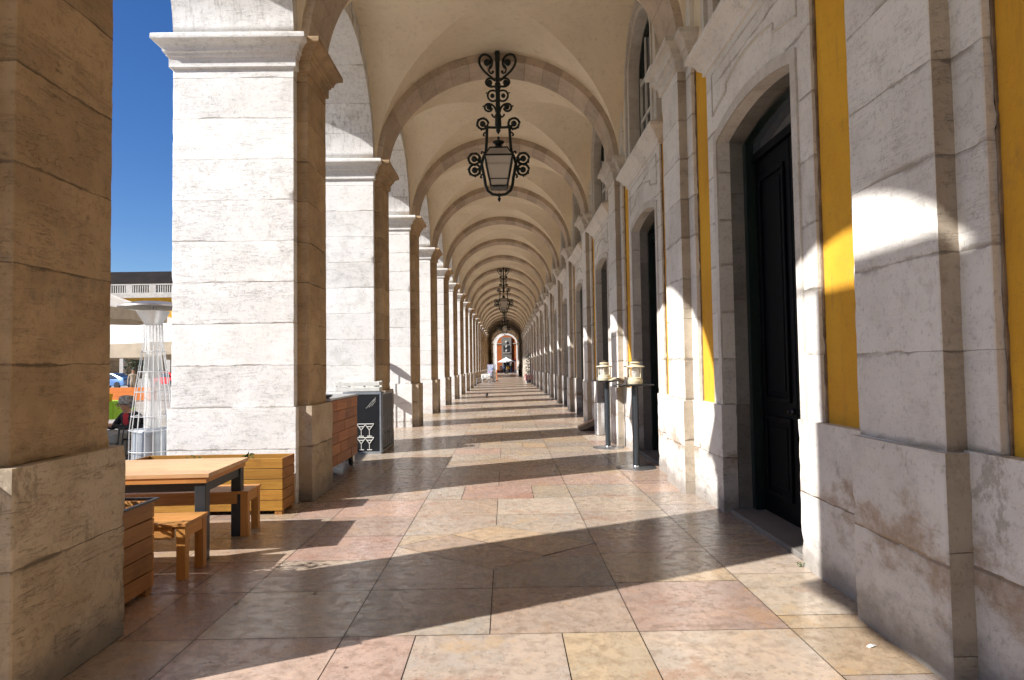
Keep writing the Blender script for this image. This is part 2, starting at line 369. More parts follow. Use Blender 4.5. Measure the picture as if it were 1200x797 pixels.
def offset_poly(poly, d):
    n = len(poly); out = []
    for i in range(n):
        p0, p1, p2 = Vector(poly[i - 1]), Vector(poly[i]), Vector(poly[(i + 1) % n])
        a = (p1 - p0).normalized(); b = (p2 - p1).normalized(); na = Vector((a.y, -a.x)); nb = Vector((b.y, -b.x))
        k = 1 + na.dot(nb); out.append(tuple(p1 + (na + nb) * (d / max(k, .2))))
    return out
def sweep(mb, poly, prof):                     # prof: (out, z) from bottom to top, round a closed outline
    rings = [offset_poly(poly, d) for d, z in prof]; n = len(poly); vs = []; fs = []
    for ring, (d, z) in zip(rings, prof): vs += [(x, y, z) for x, y in ring]
    for i in range(len(prof) - 1):
        for k in range(n): fs.append((i * n + k, i * n + (k + 1) % n, (i + 1) * n + (k + 1) % n, (i + 1) * n + k))
    fs.append(tuple(range(n - 1, -1, -1))); fs.append(tuple((len(prof) - 1) * n + k for k in range(n)))
    mb.add(vs, fs); return mb
def arc_pts(yc, half, spring, rise, n):
    if rise < .3 * half:                       # flat segmental arch with sharp shoulders
        rad = (half * half + rise * rise) / (2 * rise); a = math.asin(half / rad)
        return [(yc + rad * sin(-a + 2 * a * i / n), spring + rise - rad + rad * cos(-a + 2 * a * i / n)) for i in range(n + 1)]
    return [(yc - half * cos(pi * i / n), spring + rise * sin(pi * i / n)) for i in range(n + 1)]
def arch_frame(mb, yc, half_out, z0, ztop, half_in, spring, rise, x0, x1, n=28, out_arch=None, jamb=True):
    """wall slab between x0 and x1 with an arched opening; out_arch=(half, rise[, spring]) gives a curved outer edge"""
    inner = arc_pts(yc, half_in, spring, rise, n)
    if out_arch: outer = arc_pts(yc, out_arch[0], out_arch[2] if len(out_arch) > 2 else spring, out_arch[1], n)
    else:
        outer = [(y, ztop) for y, z in inner]
        outer[0] = (yc - half_out, ztop); outer[-1] = (yc + half_out, ztop)
    ho = out_arch[0] if out_arch else half_out
    vs = []; fs = []
    inn = ([(yc - half_in, z0)] if jamb else []) + inner + ([(yc + half_in, z0)] if jamb else [])
    out = ([(yc - ho, z0)] if jamb else []) + outer + ([(yc + ho, z0)] if jamb else [])
    if not out_arch:                           # give the jamb a square shoulder
        k = 1 if jamb else 0
        inn.insert(k, inn[k]); out.insert(k, (yc - half_out, spring)); inn.insert(len(inn) - k, inn[-1 - k] if k else inn[-1]); out.insert(len(out) - k, (yc + half_out, spring))
    m = len(inn)
    for x in (x0, x1): vs += [(x, y, z) for y, z in inn] + [(x, y, z) for y, z in out]
    for i in range(m - 1):
        for o in (0, 2 * m): fs.append((o + i, o + i + 1, o + m + i + 1, o + m + i))
        fs.append((i, i + 1, 2 * m + i + 1, 2 * m + i)); fs.append((m + i, m + i + 1, 3 * m + i + 1, 3 * m + i))
    fs.append((0, m, 3 * m, 2 * m)); fs.append((m - 1, 2 * m - 1, 4 * m - 1, 3 * m - 1))
    mb.add(vs, fs); return mb
def finish_merge(o, d=1e-5):
    bm = bmesh.new(); bm.from_mesh(o.data); bmesh.ops.remove_doubles(bm, verts=bm.verts, dist=d); bmesh.ops.dissolve_degenerate(bm, edges=bm.edges, dist=1e-6)
    bmesh.ops.recalc_face_normals(bm, faces=bm.faces); bm.to_mesh(o.data); bm.free(); return o

# ------------------------------------------------------------------ the arcade: measures
P = 4.68; CL = 3.52; CR = 3.60                 # bay, first pier axis left and right
SP = 5.62; NB, NE = -4, 25; SOLID = 17         # springing; first and last pier; bays closed on the left from here on
AXc, AXa, AXb = -.10, 2.30, 2.04               # transverse arch: centre, half span, rise
YG = NE * P + CR                                # end of the arcade

# setting
gmb = MB(); gmb.box(-900, 900, -900, 1500, -.3, -.016)
tag(gmb.build('ground', M['ground'], smooth=False), kind='structure')
bed = MB(); bed.box(-4.45, 2.9, CL + NB * P - 1, YG + 1.2, -.2, -.004)
tag(bed.build('floor_bed', M['joint'], smooth=False), kind='structure')

def inset(poly, d):
    return offset_poly(poly, -d)
PAL = [((.41, .35, .29), 4), ((.44, .385, .325), 3), ((.405, .33, .27), 2.5), ((.385, .285, .24), 1.6), ((.415, .33, .235), 2), ((.375, .33, .285), 2.5), ((.40, .30, .25), 1.4)]
def hue(k=None):
    c = PAL[k][0] if k is not None else random.choices([p[0] for p in PAL], [p[1] for p in PAL])[0]
    j = random.uniform(.86, 1.12); return tuple(x * j * random.uniform(.98, 1.02) for x in c)
fl = MB()
def slab(poly, k=None, g=.0032):
    fl.tint = hue(k); q = inset(poly, g); z = random.uniform(-.0006, .0006); fl.add([(x, y, z) for x, y in q], [tuple(range(len(q)))])
rows = [0, .79, 1.52, 2.27, 3.04, 3.87, 4.68]
for n in range(NB, NE + 1):
    y0 = 3.88 - CL + CL + (n - 1) * P
    def rect(x0, x1, a, b, k=None): slab([(x0, y0 + a), (x1, y0 + a), (x1, y0 + b), (x0, y0 + b)], k)
    near = n <= 3
    for x0, x1 in ((-4.42, -3.6), (-3.6, -2.75), (-2.75, -1.87), (-1.87, -.99)):
        i = 0
        while i < 6:
            k = 1 if random.random() < .72 else 2
            k = min(k, 6 - i)
            if (n, x0) == (1, -1.87): k = 1
            if random.random() < .28 and k == 1:
                xm = x0 + (x1 - x0) * random.choice((.35, .5, .62)); rect(x0, xm, rows[i], rows[i + 1]); rect(xm, x1, rows[i], rows[i + 1])
            else: rect(x0, x1, rows[i], rows[i + k])
            i += k
    off = random.choice((.07, .1, .14))
    for i in range(6): rect(.77, 1.68, rows[i] + off * (i > 0), rows[i + 1] + off * (i < 5), None if not (n == 1 and i == 0) else 3)
    rr = [0, .2, 1.0, 1.75, 2.5, 3.4, 4.1, 4.68]
    for i in range(7): rect(1.68, 2.75, rr[i], rr[i + 1])
    C = [-.99, -.12, .77]
    rect(C[0], C[1], 0, .79, 5 if n == 1 else None); rect(C[1], C[2], 0, .79, 2 if n == 1 else None)
    for a, b in ((3.04, 3.87),): rect(C[0], C[1], a, b); rect(C[1], C[2], a, b)
    xs = [-.99, -.56, .31, .77]
    for i in range(3): rect(xs[i], xs[i + 1], 3.87, 4.68, (3, 1, 4)[i] if n == 0 else None)
    def pl(pts, k=None): slab([(x, y0 + y) for x, y in pts], k)
    xl, xr = -.511, .275
    pl([(-.99, .79), (-.12, .79), (-.12, 1.21), (xl, 1.52), (-.99, 1.52)], 5); pl([(-.12, .79), (.77, .79), (.77, 1.52), (xr, 1.52), (-.12, 1.21)])
    pl([(-.99, 1.52), (xl, 1.52), (-.99, 1.9)]); pl([(.77, 1.52), (.77, 1.9), (xr, 1.52)])
    xl2, xr2 = -.527, .296
    pl([(-.99, 1.9), (xl2, 2.27), (-.99, 2.27)], 4); pl([(.77, 1.9), (.77, 2.27), (xr2, 2.27)])
    pl([(-.99, 2.27), (xl2, 2.27), (-.12, 2.6), (-.12, 3.04), (-.99, 3.04)], 1); pl([(xr2, 2.27), (.77, 2.27), (.77, 3.04), (-.12, 3.04), (-.12, 2.6)], 1)
    pl([(-.12, 1.21), (xr, 1.52), (.3, 1.555), (-.535, 2.263), (-.99, 1.9), (xl, 1.52)], 2); pl([(.3, 1.555), (.77, 1.9), (-.12, 2.6), (-.535, 2.263)], 4)
tag(fl.build('floor', M['floor'], smooth=False), kind='structure')

# ------------------------------------------------------------------ the arcade building
A = thing('arcade_building', 'long vaulted stone arcade with white piers left and a yellow wall of doors right', 'building')
def plan_left(y, g=0, gp=None):
    gp = g if gp is None else gp
    return [(-4.0 - g, y - .51 - g), (-2.535 + g * .5, y - .51 - g), (-2.535 + g * .5, y - .39 - gp), (-2.40 + gp, y - .39 - gp), (-2.40 + gp, y + .39 + gp), (-2.535 + g * .5, y + .39 + gp), (-2.535 + g * .5, y + .51 + g), (-4.0 - g, y + .51 + g)]
def plan_main(y, g=0): return [(-4.0 - g, y - .51 - g), (-2.535 + g, y - .51 - g), (-2.535 + g, y + .51 + g), (-4.0 - g, y + .51 + g)]
def plan_pil(y, g=0): return [(-2.60, y - .39 - g), (-2.40 + g, y - .39 - g), (-2.40 + g, y + .39 + g), (-2.60, y + .39 + g)]
CORN = [(0, 5.255), (.028, 5.262), (.034, 5.27), (.034, 5.385), (.055, 5.395), (.06, 5.405), (.06, 5.425), (.085, 5.435), (.088, 5.45), (.096, 5.48), (.115, 5.51), (.15, 5.538), (.178, 5.55), (.185, 5.556), (.185, 5.612), (.17, 5.625)]
def make_left(step, chip, nm=''):
    # built round y = 0
    a = rough_prism(MB(), plan_main(0), 1.1, 9.0, step, .003, chip, .006); shaft = a.build('pier_shaft', M['white_stone'], A)
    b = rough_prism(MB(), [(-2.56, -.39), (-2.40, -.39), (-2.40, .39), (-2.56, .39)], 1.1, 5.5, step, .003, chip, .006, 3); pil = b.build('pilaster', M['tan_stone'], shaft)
    c = MB(); rough_prism(c, plan_main(0, .035), -.02, 1.14, step, .005, chip * 1.5, .008, 5); pl_ = c.build('plinth', M['white_stone'], shaft)
    d = MB(); rough_prism(d, [(-2.60, -.45), (-2.335, -.45), (-2.335, .45), (-2.60, .45)], -.02, 1.145, step, .005, chip * 1.6, .008, 8); pp = d.build('pilaster_plinth', M['plinth_left'], shaft)
    e = MB(); sweep(e, plan_main(0), CORN); co = e.build('cornice', M['white_stone'], shaft, bevel=.0025)
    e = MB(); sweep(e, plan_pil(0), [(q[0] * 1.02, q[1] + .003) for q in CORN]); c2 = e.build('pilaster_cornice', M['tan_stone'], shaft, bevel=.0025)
    return shaft
left_fine = make_left(.07, .016); left_fine.location = (0, CL, 0)
left_mid = make_left(.35, .0); left_mid.location = (0, CL + 4 * P, 0)
for n in range(NB, NE + 1):
    if n in (0, 4): continue
    src = left_fine if -1 <= n <= 3 else left_mid
    c = copy_tree(src, A); c.location = (0, CL + n * P, 0)
# chance: n=0 sits at left_fine itself
# spandrel walls with round arches over the left openings
mb = MB(); arch_frame(mb, P / 2, P / 2 - .51, SP, 9.0, P / 2 - .51, SP, P / 2 - .52, -4.0, -2.535, 32, jamb=False)
sp0 = finish_merge(mb.build('spandrel_wall', M['white_stone'], A, ang=50)); sp0.location = (0, CL, 0)
for n in range(NB, NE):
    if n == 0: continue
    c = sp0.copy(); COL.objects.link(c); c.parent = A; c.location = (0, CL + n * P, 0)
mb = MB()
mb.box(-3.6, -2.9, CL + SOLID * P + .3, CL + (NE - 3) * P - .3, -.05, 8.0); mb.build('closing_wall', M['tan_stone'], A, smooth=False)

# transverse arches
def ell(t, a, b): return (AXc - a * cos(t), SP + b * sin(t))
mb = MB(); NV = 19
for k in range(NV):
    kt = random.uniform(.84, 1.12); mb.tint = (kt, kt, kt * .98)
    t0 = pi * k / NV + .0012; t1 = pi * (k + 1) / NV - .0012; ns = 4; vs = []; fs = []
    for i in range(ns + 1):
        t = t0 + (t1 - t0) * i / ns
        for a, b in ((AXa, AXb), (AXa + .35, AXb + .35)):
            x, z = ell(t, a, b)
            for y in (-.39, .39): vs.append((x, y, z))
    for i in range(ns):
        o = i * 4; q = o + 4; fs += [(o, o + 1, q + 1, q), (o, q, q + 2, o + 2), (o + 1, o + 3, q + 3, q + 1)]
    o = ns * 4; fs += [(0, 2, 3, 1), (o, o + 1, o + 3, o + 2)]
    mb.add(vs, fs)
arch0 = mb.build('transverse_arch', M['arch'], A)
mb = MB(); ns = 40; vs = []; fs = []
for i in range(ns + 1):
    x, z = ell(pi * i / ns, AXa + .012, AXb + .012); vs += [(x, -.385, z), (x, .385, z)]
for i in range(ns): fs.append((2 * i, 2 * i + 1, 2 * i + 3, 2 * i + 2))
mb.add(vs, fs); mb.build('mortar_bed', M['joint'], arch0)
arch0.location = (0, CL + .04, 0)
for n in range(NB, NE + 1):
    if n: c = copy_tree(arch0, A); c.location = (0, CL + .04 + n * P, 0)

# groin vaults
def vault():
    mb = MB(); n = 36; a = AXa + .10; b = AXb + .16; ha = P / 2 - .39 + .002
    us = [pi * i / n for i in range(n + 1)]
    xs = [AXc - a * cos(u) for u in us]; zA = [SP + b * sin(u) for u in us]
    xs = [-2.56] + xs + [2.42]; zA = [0] + zA + [0]
    ys = [-ha * cos(u) for u in us]; zB = [SP + b * sin(u) for u in us]
    W = n + 1; vs = []
    for x, za in zip(xs, zA):
        for y, zb in zip(ys, zB): vs.append((x, y, max(za, zb, SP - .02)))
    fs = []
    for i in range(len(xs) - 1):
        for j in range(n):
            q = [i * W + j, (i + 1) * W + j, (i + 1) * W + j + 1, i * W + j + 1]
            if ((i - 1 - n / 2) * (j - n / 2)) > 0: fs += [(q[0], q[1], q[2]), (q[0], q[2], q[3])]
            else: fs += [(q[0], q[1], q[3]), (q[1], q[2], q[3])]
    mb.add(vs, fs); return mb.build('groin_vault', M['vault'], A, ang=14)
v0 = vault(); v0.location = (0, CL + P / 2 + .04, 0)
for n in range(NB, NE):
    if n: c = v0.copy(); COL.objects.link(c); c.parent = A; c.location = (0, CL + P / 2 + .04 + n * P, 0)
# storeys above (seen only from outside)
ya, yb = CL + NB * P - .6, CR + NE * P + .6
MB().box(-3.99, 14, ya, yb, 9.0, 9.3).build('upper_floor', M['far_stone'], A, smooth=False)
MB().box(-3.9, 14, ya + .1, yb - .1, 9.3, 18).build('upper_wall', M['yellow'], A, smooth=False)
mb = MB(); sweep(mb, [(-3.9, ya + .1), (14, ya + .1), (14, yb - .1), (-3.9, yb - .1)], [(0, 18), (.2, 18.05), (.25, 18.3), (.6, 18.5), (.6, 18.7)]); mb.build('roof_cornice', M['far_stone'], A)
mb = MB()
for n in range(NB, NE):
    arch_frame(mb, CL + (n + .5) * P, .9, 10.4, 13.6, .65, 12.6, .45, -3.97, -3.7)
mb.build('upper_window_frame', M['far_stone'], A)

# right-hand side
def plan_rp(g): return [(2.6, -.39 - g), (2.20 - g, -.39 - g), (2.20 - g, .39 + g), (2.6, .39 + g)]
def plan_rb(g): return [(2.6, -.60 - g), (2.31 - g, -.60 - g), (2.31 - g, .60 + g), (2.6, .60 + g)]
def make_right(step, chip):
    a = MB(); rough_prism(a, plan_rp(0)[::1] if False else [(2.20, .39), (2.20, -.39), (2.6, -.39), (2.6, .39)], 1.12, 5.4, step, .003, chip, .006, 2)
    sh = a.build('wall_pilaster', M['right_stone'], A)
    b = MB(); rough_prism(b, [(2.31, .60), (2.31, -.60), (2.6, -.60), (2.6, .60)], 1.12, 7.9, step, .004, chip, .007, 4); b.build('backing_strip', M['right_stone'], sh)
    for q in (-1, 1):
        mo = MB(); y0, y1 = sorted((q * .600, q * .617)); rough_prism(mo, [(2.352, y1), (2.352, y0), (2.42, y0), (2.42, y1)], 1.14, 5.3, min(step, .1), .008, .03, .003, 12 + q); mo.build('mortar_edge', M['mortar'], sh)
    c = MB(); rough_prism(c, [(2.16, .43), (2.16, -.43), (2.7, -.43), (2.7, .43)], -.02, 1.13, step, .006, chip * 1.6, .008, 6); c.build('pilaster_plinth', M['right_plinth'], sh)
    d = MB(); rough_prism(d, [(2.29, 1.44), (2.29, -1.44), (2.46, -1.44), (2.46, 1.44)], -.02, 1.14, step, .005, chip * 1.3, .007, 9); d.build('wall_plinth', M['right_plinth'], sh)
    e = MB(); sweep(e, [(2.20, .39), (2.20, -.39), (2.6, -.39), (2.6, .39)], CORN); e.build('cornice', M['moulding'], sh, bevel=.0025)
    e = MB(); sweep(e, [(2.31, .60), (2.31, -.60), (2.6, -.60), (2.6, .60)], [(q[0], q[1] + .004) for q in CORN]); e.build('backing_cornice', M['moulding'], sh, bevel=.0025)
    return sh
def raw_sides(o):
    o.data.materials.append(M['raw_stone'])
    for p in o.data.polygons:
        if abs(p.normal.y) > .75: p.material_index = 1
rf = make_right(.07, .016); rf.location = (0, CR, 0)
rm = make_right(.4, 0); rm.location = (0, CR + 4 * P, 0)
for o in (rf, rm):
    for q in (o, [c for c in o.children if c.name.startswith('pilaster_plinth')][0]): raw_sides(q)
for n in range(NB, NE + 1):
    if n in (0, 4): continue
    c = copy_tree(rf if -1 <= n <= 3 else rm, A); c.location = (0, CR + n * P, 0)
# wall of a bay (built round y = 0 = middle of the bay)
DH, DSP, DR = .90, 3.99, .13                   # door half width, springing, rise
WH, WSP, WR = .87, 6.68, .80                   # window
mb = MB(); arch_frame(mb, 0, P / 2, 1.0, 5.3, DH + .21, DSP + .15, DR + .03, 2.37, 2.70); wall0 = finish_merge(mb.build('yellow_wall', M['yellow'], A, ang=50))
mb = MB(); arch_frame(mb, 0, P / 2, 5.3, 8.4, WH + .05, WSP, WR + .05, 2.37, 2.70); finish_merge(mb.build('lunette_wall', M['vault'], wall0, ang=50))
mb = MB(); arch_frame(mb, 0, 1.22, 1.14, 4.93, DH, DSP, DR, 2.33, 2.46); door0 = finish_merge(mb.build('door_surround', M['right_stone'], A, ang=40))
for q in (-1, 1):
    mo = MB(); y0, y1 = sorted((q * 1.22, q * 1.238)); rough_prism(mo, [(2.352, y1), (2.352, y0), (2.42, y0), (2.42, y1)], 1.14, 4.86, .08, .008, .03, .003, 20 + q); mo.build('mortar_edge', M['mortar'], door0)
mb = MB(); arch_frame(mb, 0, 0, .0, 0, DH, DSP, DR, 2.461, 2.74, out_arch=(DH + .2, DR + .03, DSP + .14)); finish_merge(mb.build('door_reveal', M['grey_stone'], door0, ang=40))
mb = MB()                                      # raised inner architrave, panel frame and cornice of the door
arch_frame(mb, 0, 0, 1.143, 0, DH + .004, DSP, DR + .002, 2.312, 2.36, out_arch=(DH + .10, DR + .03, DSP + .085))
mb.build('architrave', M['moulding'], door0)
mb = MB()
def bead(pts, r=.016): mb.tube([(2.327, y, z) for y, z in pts], r, 6)
arcp = arc_pts(0, .58, 4.49, .08, 8)
bead(arcp)
for s in (-1, 1): bead([(s * 1.02, 4.32), (s * .8, 4.375), (s * .58, 4.42)]); bead([(s * .58, 4.42), (s * .58, 4.49)])
bead([(-1.02, 4.32), (-1.02, 4.78), (1.02, 4.78), (1.02, 4.32)], .010)
mb.build('panel_moulding', M['moulding'], door0)
mb = MB(); sweep(mb, [(2.33, 1.24), (2.33, -1.24), (2.6, -1.24), (2.6, 1.24)], [(0, 4.86), (.03, 4.87), (.03, 4.92), (.07, 4.95), (.10, 5.01), (.16, 5.06), (.185, 5.08), (.185, 5.13), (.14, 5.17), (.02, 5.23)])
mb.build('door_cornice', M['right_stone'], door0, bevel=.003)
mb = MB(); arch_frame(mb, 0, 0, .05, 0, DH - .085, DSP - .05, DR - .01, 2.60, 2.70, out_arch=(DH - .002, DR - .002)); mb.build('door_frame', M['green_frame'], door0)
mb = MB()
for s in (-1, 1):
    y0, y1 = sorted((s * .008, s * (DH - .09))); mb.box(2.70, 2.75, y0, y1, .06, 3.72)
    for za, zb in ((.25, 1.05), (1.2, 3.52)):
        for (a, b, c_, d) in ((y0 + .1, y1 - .1, za, za + .045), (y0 + .1, y1 - .1, zb - .045, zb), (y0 + .1, y0 + .145, za + .045, zb - .045), (y1 - .145, y1 - .1, za + .045, zb - .045)): mb.box(2.675, 2.70, a, b, c_, d)
        mb.box(2.688, 2.70, y0 + .2, y1 - .2, za + .1, zb - .1)
leaf = mb.build('door_leaf', M['black_door'], door0, bevel=.006, smooth=False)
mb = MB(); mb.lathe([(.0, 0), (.028, .0), (.03, .02), (.012, .04), (.012, .06), (0, .06)], n=12, m=Matrix.Translation((2.70, .07, 1.12)) @ Matrix.Rotation(-pi / 2, 4, 'Y')); mb.build('handle', M['black_metal'], leaf)
mb = MB(); mb.box(2.66, 2.76, -DH + .06, DH - .06, 3.72, 3.80); mb.build('transom', M['black_door'], door0, smooth=False)
mb = MB(); n = 20
pts = arc_pts(0, .83, DSP - .05, DR, n)
mb.add([(2.68, y, z) for y, z in pts] + [(2.68, .83, 3.76), (2.68, -.83, 3.76)], [tuple(range(n + 3))]); mb.build('fanlight', M['dark_glass'], door0, smooth=False)
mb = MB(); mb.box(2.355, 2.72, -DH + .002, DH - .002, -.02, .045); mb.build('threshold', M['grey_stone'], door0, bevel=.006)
mb = MB(); mb.box(2.76, 2.8, -1.3, 1.3, 0, 5.2); mb.build('dark_hall', M['dark_in'], door0, smooth=False)
# window over the door
mb = MB(); arch_frame(mb, 0, 0, 5.20, 0, WH, WSP, WR, 2.345, 2.62, out_arch=(WH + .40, WR + .32)); win0 = mb.build('window_surround', M['moulding'], A)
mb = MB()
for i, (a, b, x) in enumerate(((.0, .06, 2.31), (.10, .17, 2.32), (.27, .38, 2.295))):
    arch_frame(mb, 0, 0, 5.2 + .0, 0, WH + a + .004, WSP, WR + a * .85 + .004, x, 2.35, out_arch=(WH + b, WR + b * .85))
mb.build('moulding', M['moulding'], win0)
mb = MB(); arch_frame(mb, 0, 0, 5.22, 0, WH - .075, WSP, WR - .07, 2.50, 2.56, out_arch=(WH - .002, WR - .002)); fr = mb.build('window_frame', M['green_frame'], win0)
mb = MB()
for y in (-.40, 0, .40): mb.box(2.515, 2.545, y - .018, y + .018, 5.25, WSP + WR * math.sqrt(1 - (y / WH) ** 2) - .06)
for z in (5.95, 6.62): mb.box(2.512, 2.548, -WH + .07, WH - .07, z - .022, z + .022)
mb.box(2.505, 2.55, -.035, .035, 5.25, 6.6)
for s in (-1, 1): mb.box(2.505, 2.55, s * .79 - .025, s * .79 + .025, 5.25, 6.75)
mb.build('glazing_bars', M['white_paint'], fr, smooth=False)
pts = [(-(WH - .03) * cos(pi * i / n), WSP + (WR - .03) * sin(pi * i / n)) for i in range(n + 1)]
mb = MB(); mb.add([(2.555, y, z) for y, z in pts] + [(2.555, WH - .03, 5.2), (2.555, -WH + .03, 5.2)], [tuple(range(n + 3))]); mb.build('pane', M['dark_glass'], fr, smooth=False)
for o in (wall0, door0, win0): o.location = (0, CR + P / 2, 0)
for n in range(NB, NE):
    if n == 0: continue
    for o in (wall0, door0, win0): c = copy_tree(o, A); c.location = (0, CR + (n + .5) * P, 0)

# canvas banners added unseen in the arches, only to throw shade on the right wall
def banner(label, n, ya, yb_):
    t = thing('added_shade_banner', label, 'banner', (-3.95, n * P, 0), 0, 'unseen canvas banners added to shade the right wall')
    mb = MB(); ny = 14; vs = []; fs = []; za = 4.72; zb = 6.98
    for i in range(ny + 1):
        y = ya + (yb_ - ya) * i / ny
        for x in (-.012, .012): vs += [(x + .03 * sin(i * 1.3), y, za), (x + .01 * sin(i), y, zb)]
    for i in range(ny):
        o = i * 4; q = o + 4; fs += [(o, q, q + 1, o + 1), (o + 2, o + 3, q + 3, q + 2), (o, o + 2, q + 2, q), (o + 1, q + 1, q + 3, o + 3)]
    fs += [(0, 1, 3, 2), (ny * 4, ny * 4 + 2, ny * 4 + 3, ny * 4 + 1)]
    mb.add(vs, fs); mb.build('cloth', M['tan_canvas'], t)
    MB().tube([(0, -.22, 7.0), (0, 2.6, 7.0)], .02, 8).build('rod', M['black_metal'], t); return t
banner('wide beige canvas banner added out of view behind the camera to shade the right wall', 0, -.55, 1.75)
for n in range(2, 13):
    banner('unseen beige canvas banner added in an outer arch to shade the right wall', n, .38 if n == 2 else -.32, 1.05)

# ------------------------------------------------------------------ hanging lanterns
def spiral(cx, cz, r0, r1, a0, turns, n=22, y=0):
    """from the outer radius r0 in to r1; a0 start angle, turns signed"""
    return [(cx + (r0 + (r1 - r0) * (i / n) ** .8) * cos(a0 + 2 * pi * turns * i / n), y, cz + (r0 + (r1 - r0) * (i / n) ** .8) * sin(a0 + 2 * pi * turns * i / n)) for i in range(n + 1)]
def bez(p, n=14):
    out = []
    for i in range(n + 1):
        t = i / n; q = [Vector((a[0], 0, a[1])) for a in p]
        while len(q) > 1: q = [q[k].lerp(q[k + 1], t) for k in range(len(q) - 1)]
        out.append(tuple(q[0]))
    return out
U = .01659
def Q(px, py): return (px * U, (67.0 - py) * U)       # photo pixels from the pole -> metres below the hook
def make_hanging():
    t = thing('hanging_lantern', 'x', 'lantern')
    mb = MB(); mb.lathe([(.0, .03), (.05, .02), (.055, -.02), (.045, -.05), (.042, -.60), (.06, -.62), (.05, -.66), (.07, -.69), (.05, -.73), (.045, -.76), (.045, -1.22), (.07, -1.26), (.06, -1.30), (.065, -1.46), (.04, -1.52), (.045, -1.57), (.015, -1.62), (0, -1.64)], n=12)
    mb.build('pole', M['iron'], t, ang=50)
    mb = MB()
    for s in (-1, 1):
        top = Q(s * 3, 76)
        # heart: rises from the pole foot, over the top and curls in
        mb.tube(bez([Q(s * 3, 101), Q(s * 9, 92), Q(s * 38, 84), Q(s * 26, 56), Q(s * 6, 62), Q(s * 2, 78), Q(s * 9, 86)], 24), .024, 6)
        mb.tube(spiral(*Q(s * 11.5, 78), .075, .02, -pi / 2, s * .9), .021, 6); c = Q(s * 11.5, 78.5); mb.ball((c[0], 0, c[1]), .060, 10, 8)
        mb.tube(bez([Q(s * 8, 82), Q(s * 13, 88), Q(s * 9, 94), Q(s * 5, 93), Q(s * 5, 89)], 12), .018, 6); c = Q(s * 5.5, 90); mb.ball((c[0], 0, c[1]), .028, 8, 6)
        c = Q(s * 9.5, 103); mb.tube([(s * .03, 0, Q(0, 98)[1])] + spiral(c[0], c[1], .095, .06, pi / 2 + s * .9, s * .0 + (-s) * .75), .021, 6)
        mb.tube(bez([Q(s * 2, 107), Q(s * 14, 112), Q(s * 17, 100), Q(s * 8, 99), Q(s * 8, 104)], 16), .022, 6); mb.ball((c[0], 0, c[1]), .056, 10, 8)
        c = Q(s * 6.5, 119); mb.tube(bez([Q(s * 1, 114), Q(s * 12, 108), Q(s * 18, 120), Q(s * 8, 130), Q(s * 2, 124)], 18), .021, 6); mb.ball((c[0], 0, c[1]), .045, 10, 8)
        c = Q(s * 10.5, 132.5); mb.tube(bez([Q(s * 2, 139), Q(s * 3, 124), Q(s * 22, 122), Q(s * 22, 140), Q(s * 8, 142), Q(s * 7, 134)], 20), .021, 6); mb.ball((c[0], 0, c[1]), .056, 10, 8)
        for px, py in ((13.6, 115.5), (17.6, 131.5)): c = Q(s * px, py); mb.ball((c[0], 0, c[1]), .016, 6, 5)
        mb.tube(bez([Q(s * 1, 146), Q(s * 5, 145), Q(s * 8, 143), Q(s * 7, 141)], 8), .018, 6)
    mb.build('scrollwork', M['iron'], t, ang=60)
    mb = MB()
    for s in (-1, 1):
        mb.tube([(0, 0, Q(0, 157.5)[1]), (s * 12.5 * U, 0, Q(0, 157)[1])], .026, 6)
        arm = [Q(s * a, b) for a, b in ((13.2, 155), (13.6, 162), (14.2, 177), (15, 186), (18.5, 194), (20.2, 201), (18.5, 211), (17, 218), (16, 226), (13.5, 233), (7.5, 237.5), (0, 238.5))]
        mb.tube([(a, 0, b) for a, b in arm], .029, 8)
        for cx, cy in ((29, 195), (28.6, 208.3)):
            c = Q(s * cx, cy); mb.tube(spiral(c[0], c[1], .118, .105, 0, .98, 20), .024, 6); mb.ball((c[0], 0, c[1]), .060, 10, 8)
            for k in range(7): a = 2 * pi * k / 7 + .3; mb.ball((c[0] + .128 * cos(a), 0, c[1] + .128 * sin(a)), .018, 6, 5)
            e = Q(s * 20, 201); mb.tube([(e[0], 0, e[1]), (c[0] - s * .09, 0, c[1] + (.03 if cy < 200 else -.03))], .026, 6); mb.tube([(c[0] - s * .02, 0, c[1]), (c[0] - s * .11, 0, c[1] + (-.04 if cy < 200 else .04))], .024, 6)
        c = Q(s * 18.5, 152.8); mb.tube(spiral(c[0], c[1], .112, .10, 0, .98, 20), .024, 6); mb.ball((c[0], 0, c[1]), .060, 10, 8)
        mb.tube([(c[0] - s * .02, 0, c[1] - .01), (s * 12.6 * U, 0, Q(0, 160)[1])], .024, 6)
        for k in range(6): a = 2 * pi * k / 6 + .3; mb.ball((c[0] + .122 * cos(a), 0, c[1] + .122 * sin(a)), .018, 6, 5)
        mb.tube(bez([Q(s * 15, 191), Q(s * 17, 186), Q(s * 22, 184), Q(s * 20, 189)], 8), .017, 6); mb.tube(bez([Q(s * 17, 212), Q(s * 22, 213), Q(s * 23, 219), Q(s * 20, 217)], 8), .017, 6)
        mb.tube(bez([Q(s * 14, 163), Q(s * 18, 163), Q(s * 19, 168), Q(s * 16, 167)], 8), .017, 6)
    c = Q(0, 241); mb.lathe([(0, -.10), (.02, -.07), (.035, -.03), (.015, 0), (.04, .03), (.02, .07), (0, .09)], (0, 0, c[1]), 10)
    mb.build('cage', M['iron'], t, ang=60)
    def sq(r, z): return [Vector((x * r, y * r, z)) for x, y in ((-1, -1), (1, -1), (1, 1), (-1, 1))]
    zt, zr, zb = Q(0, 184.5)[1], Q(0, 195)[1], Q(0, 229.5)[1]; a, b, c = .17, .265, .155
    mb = MB()
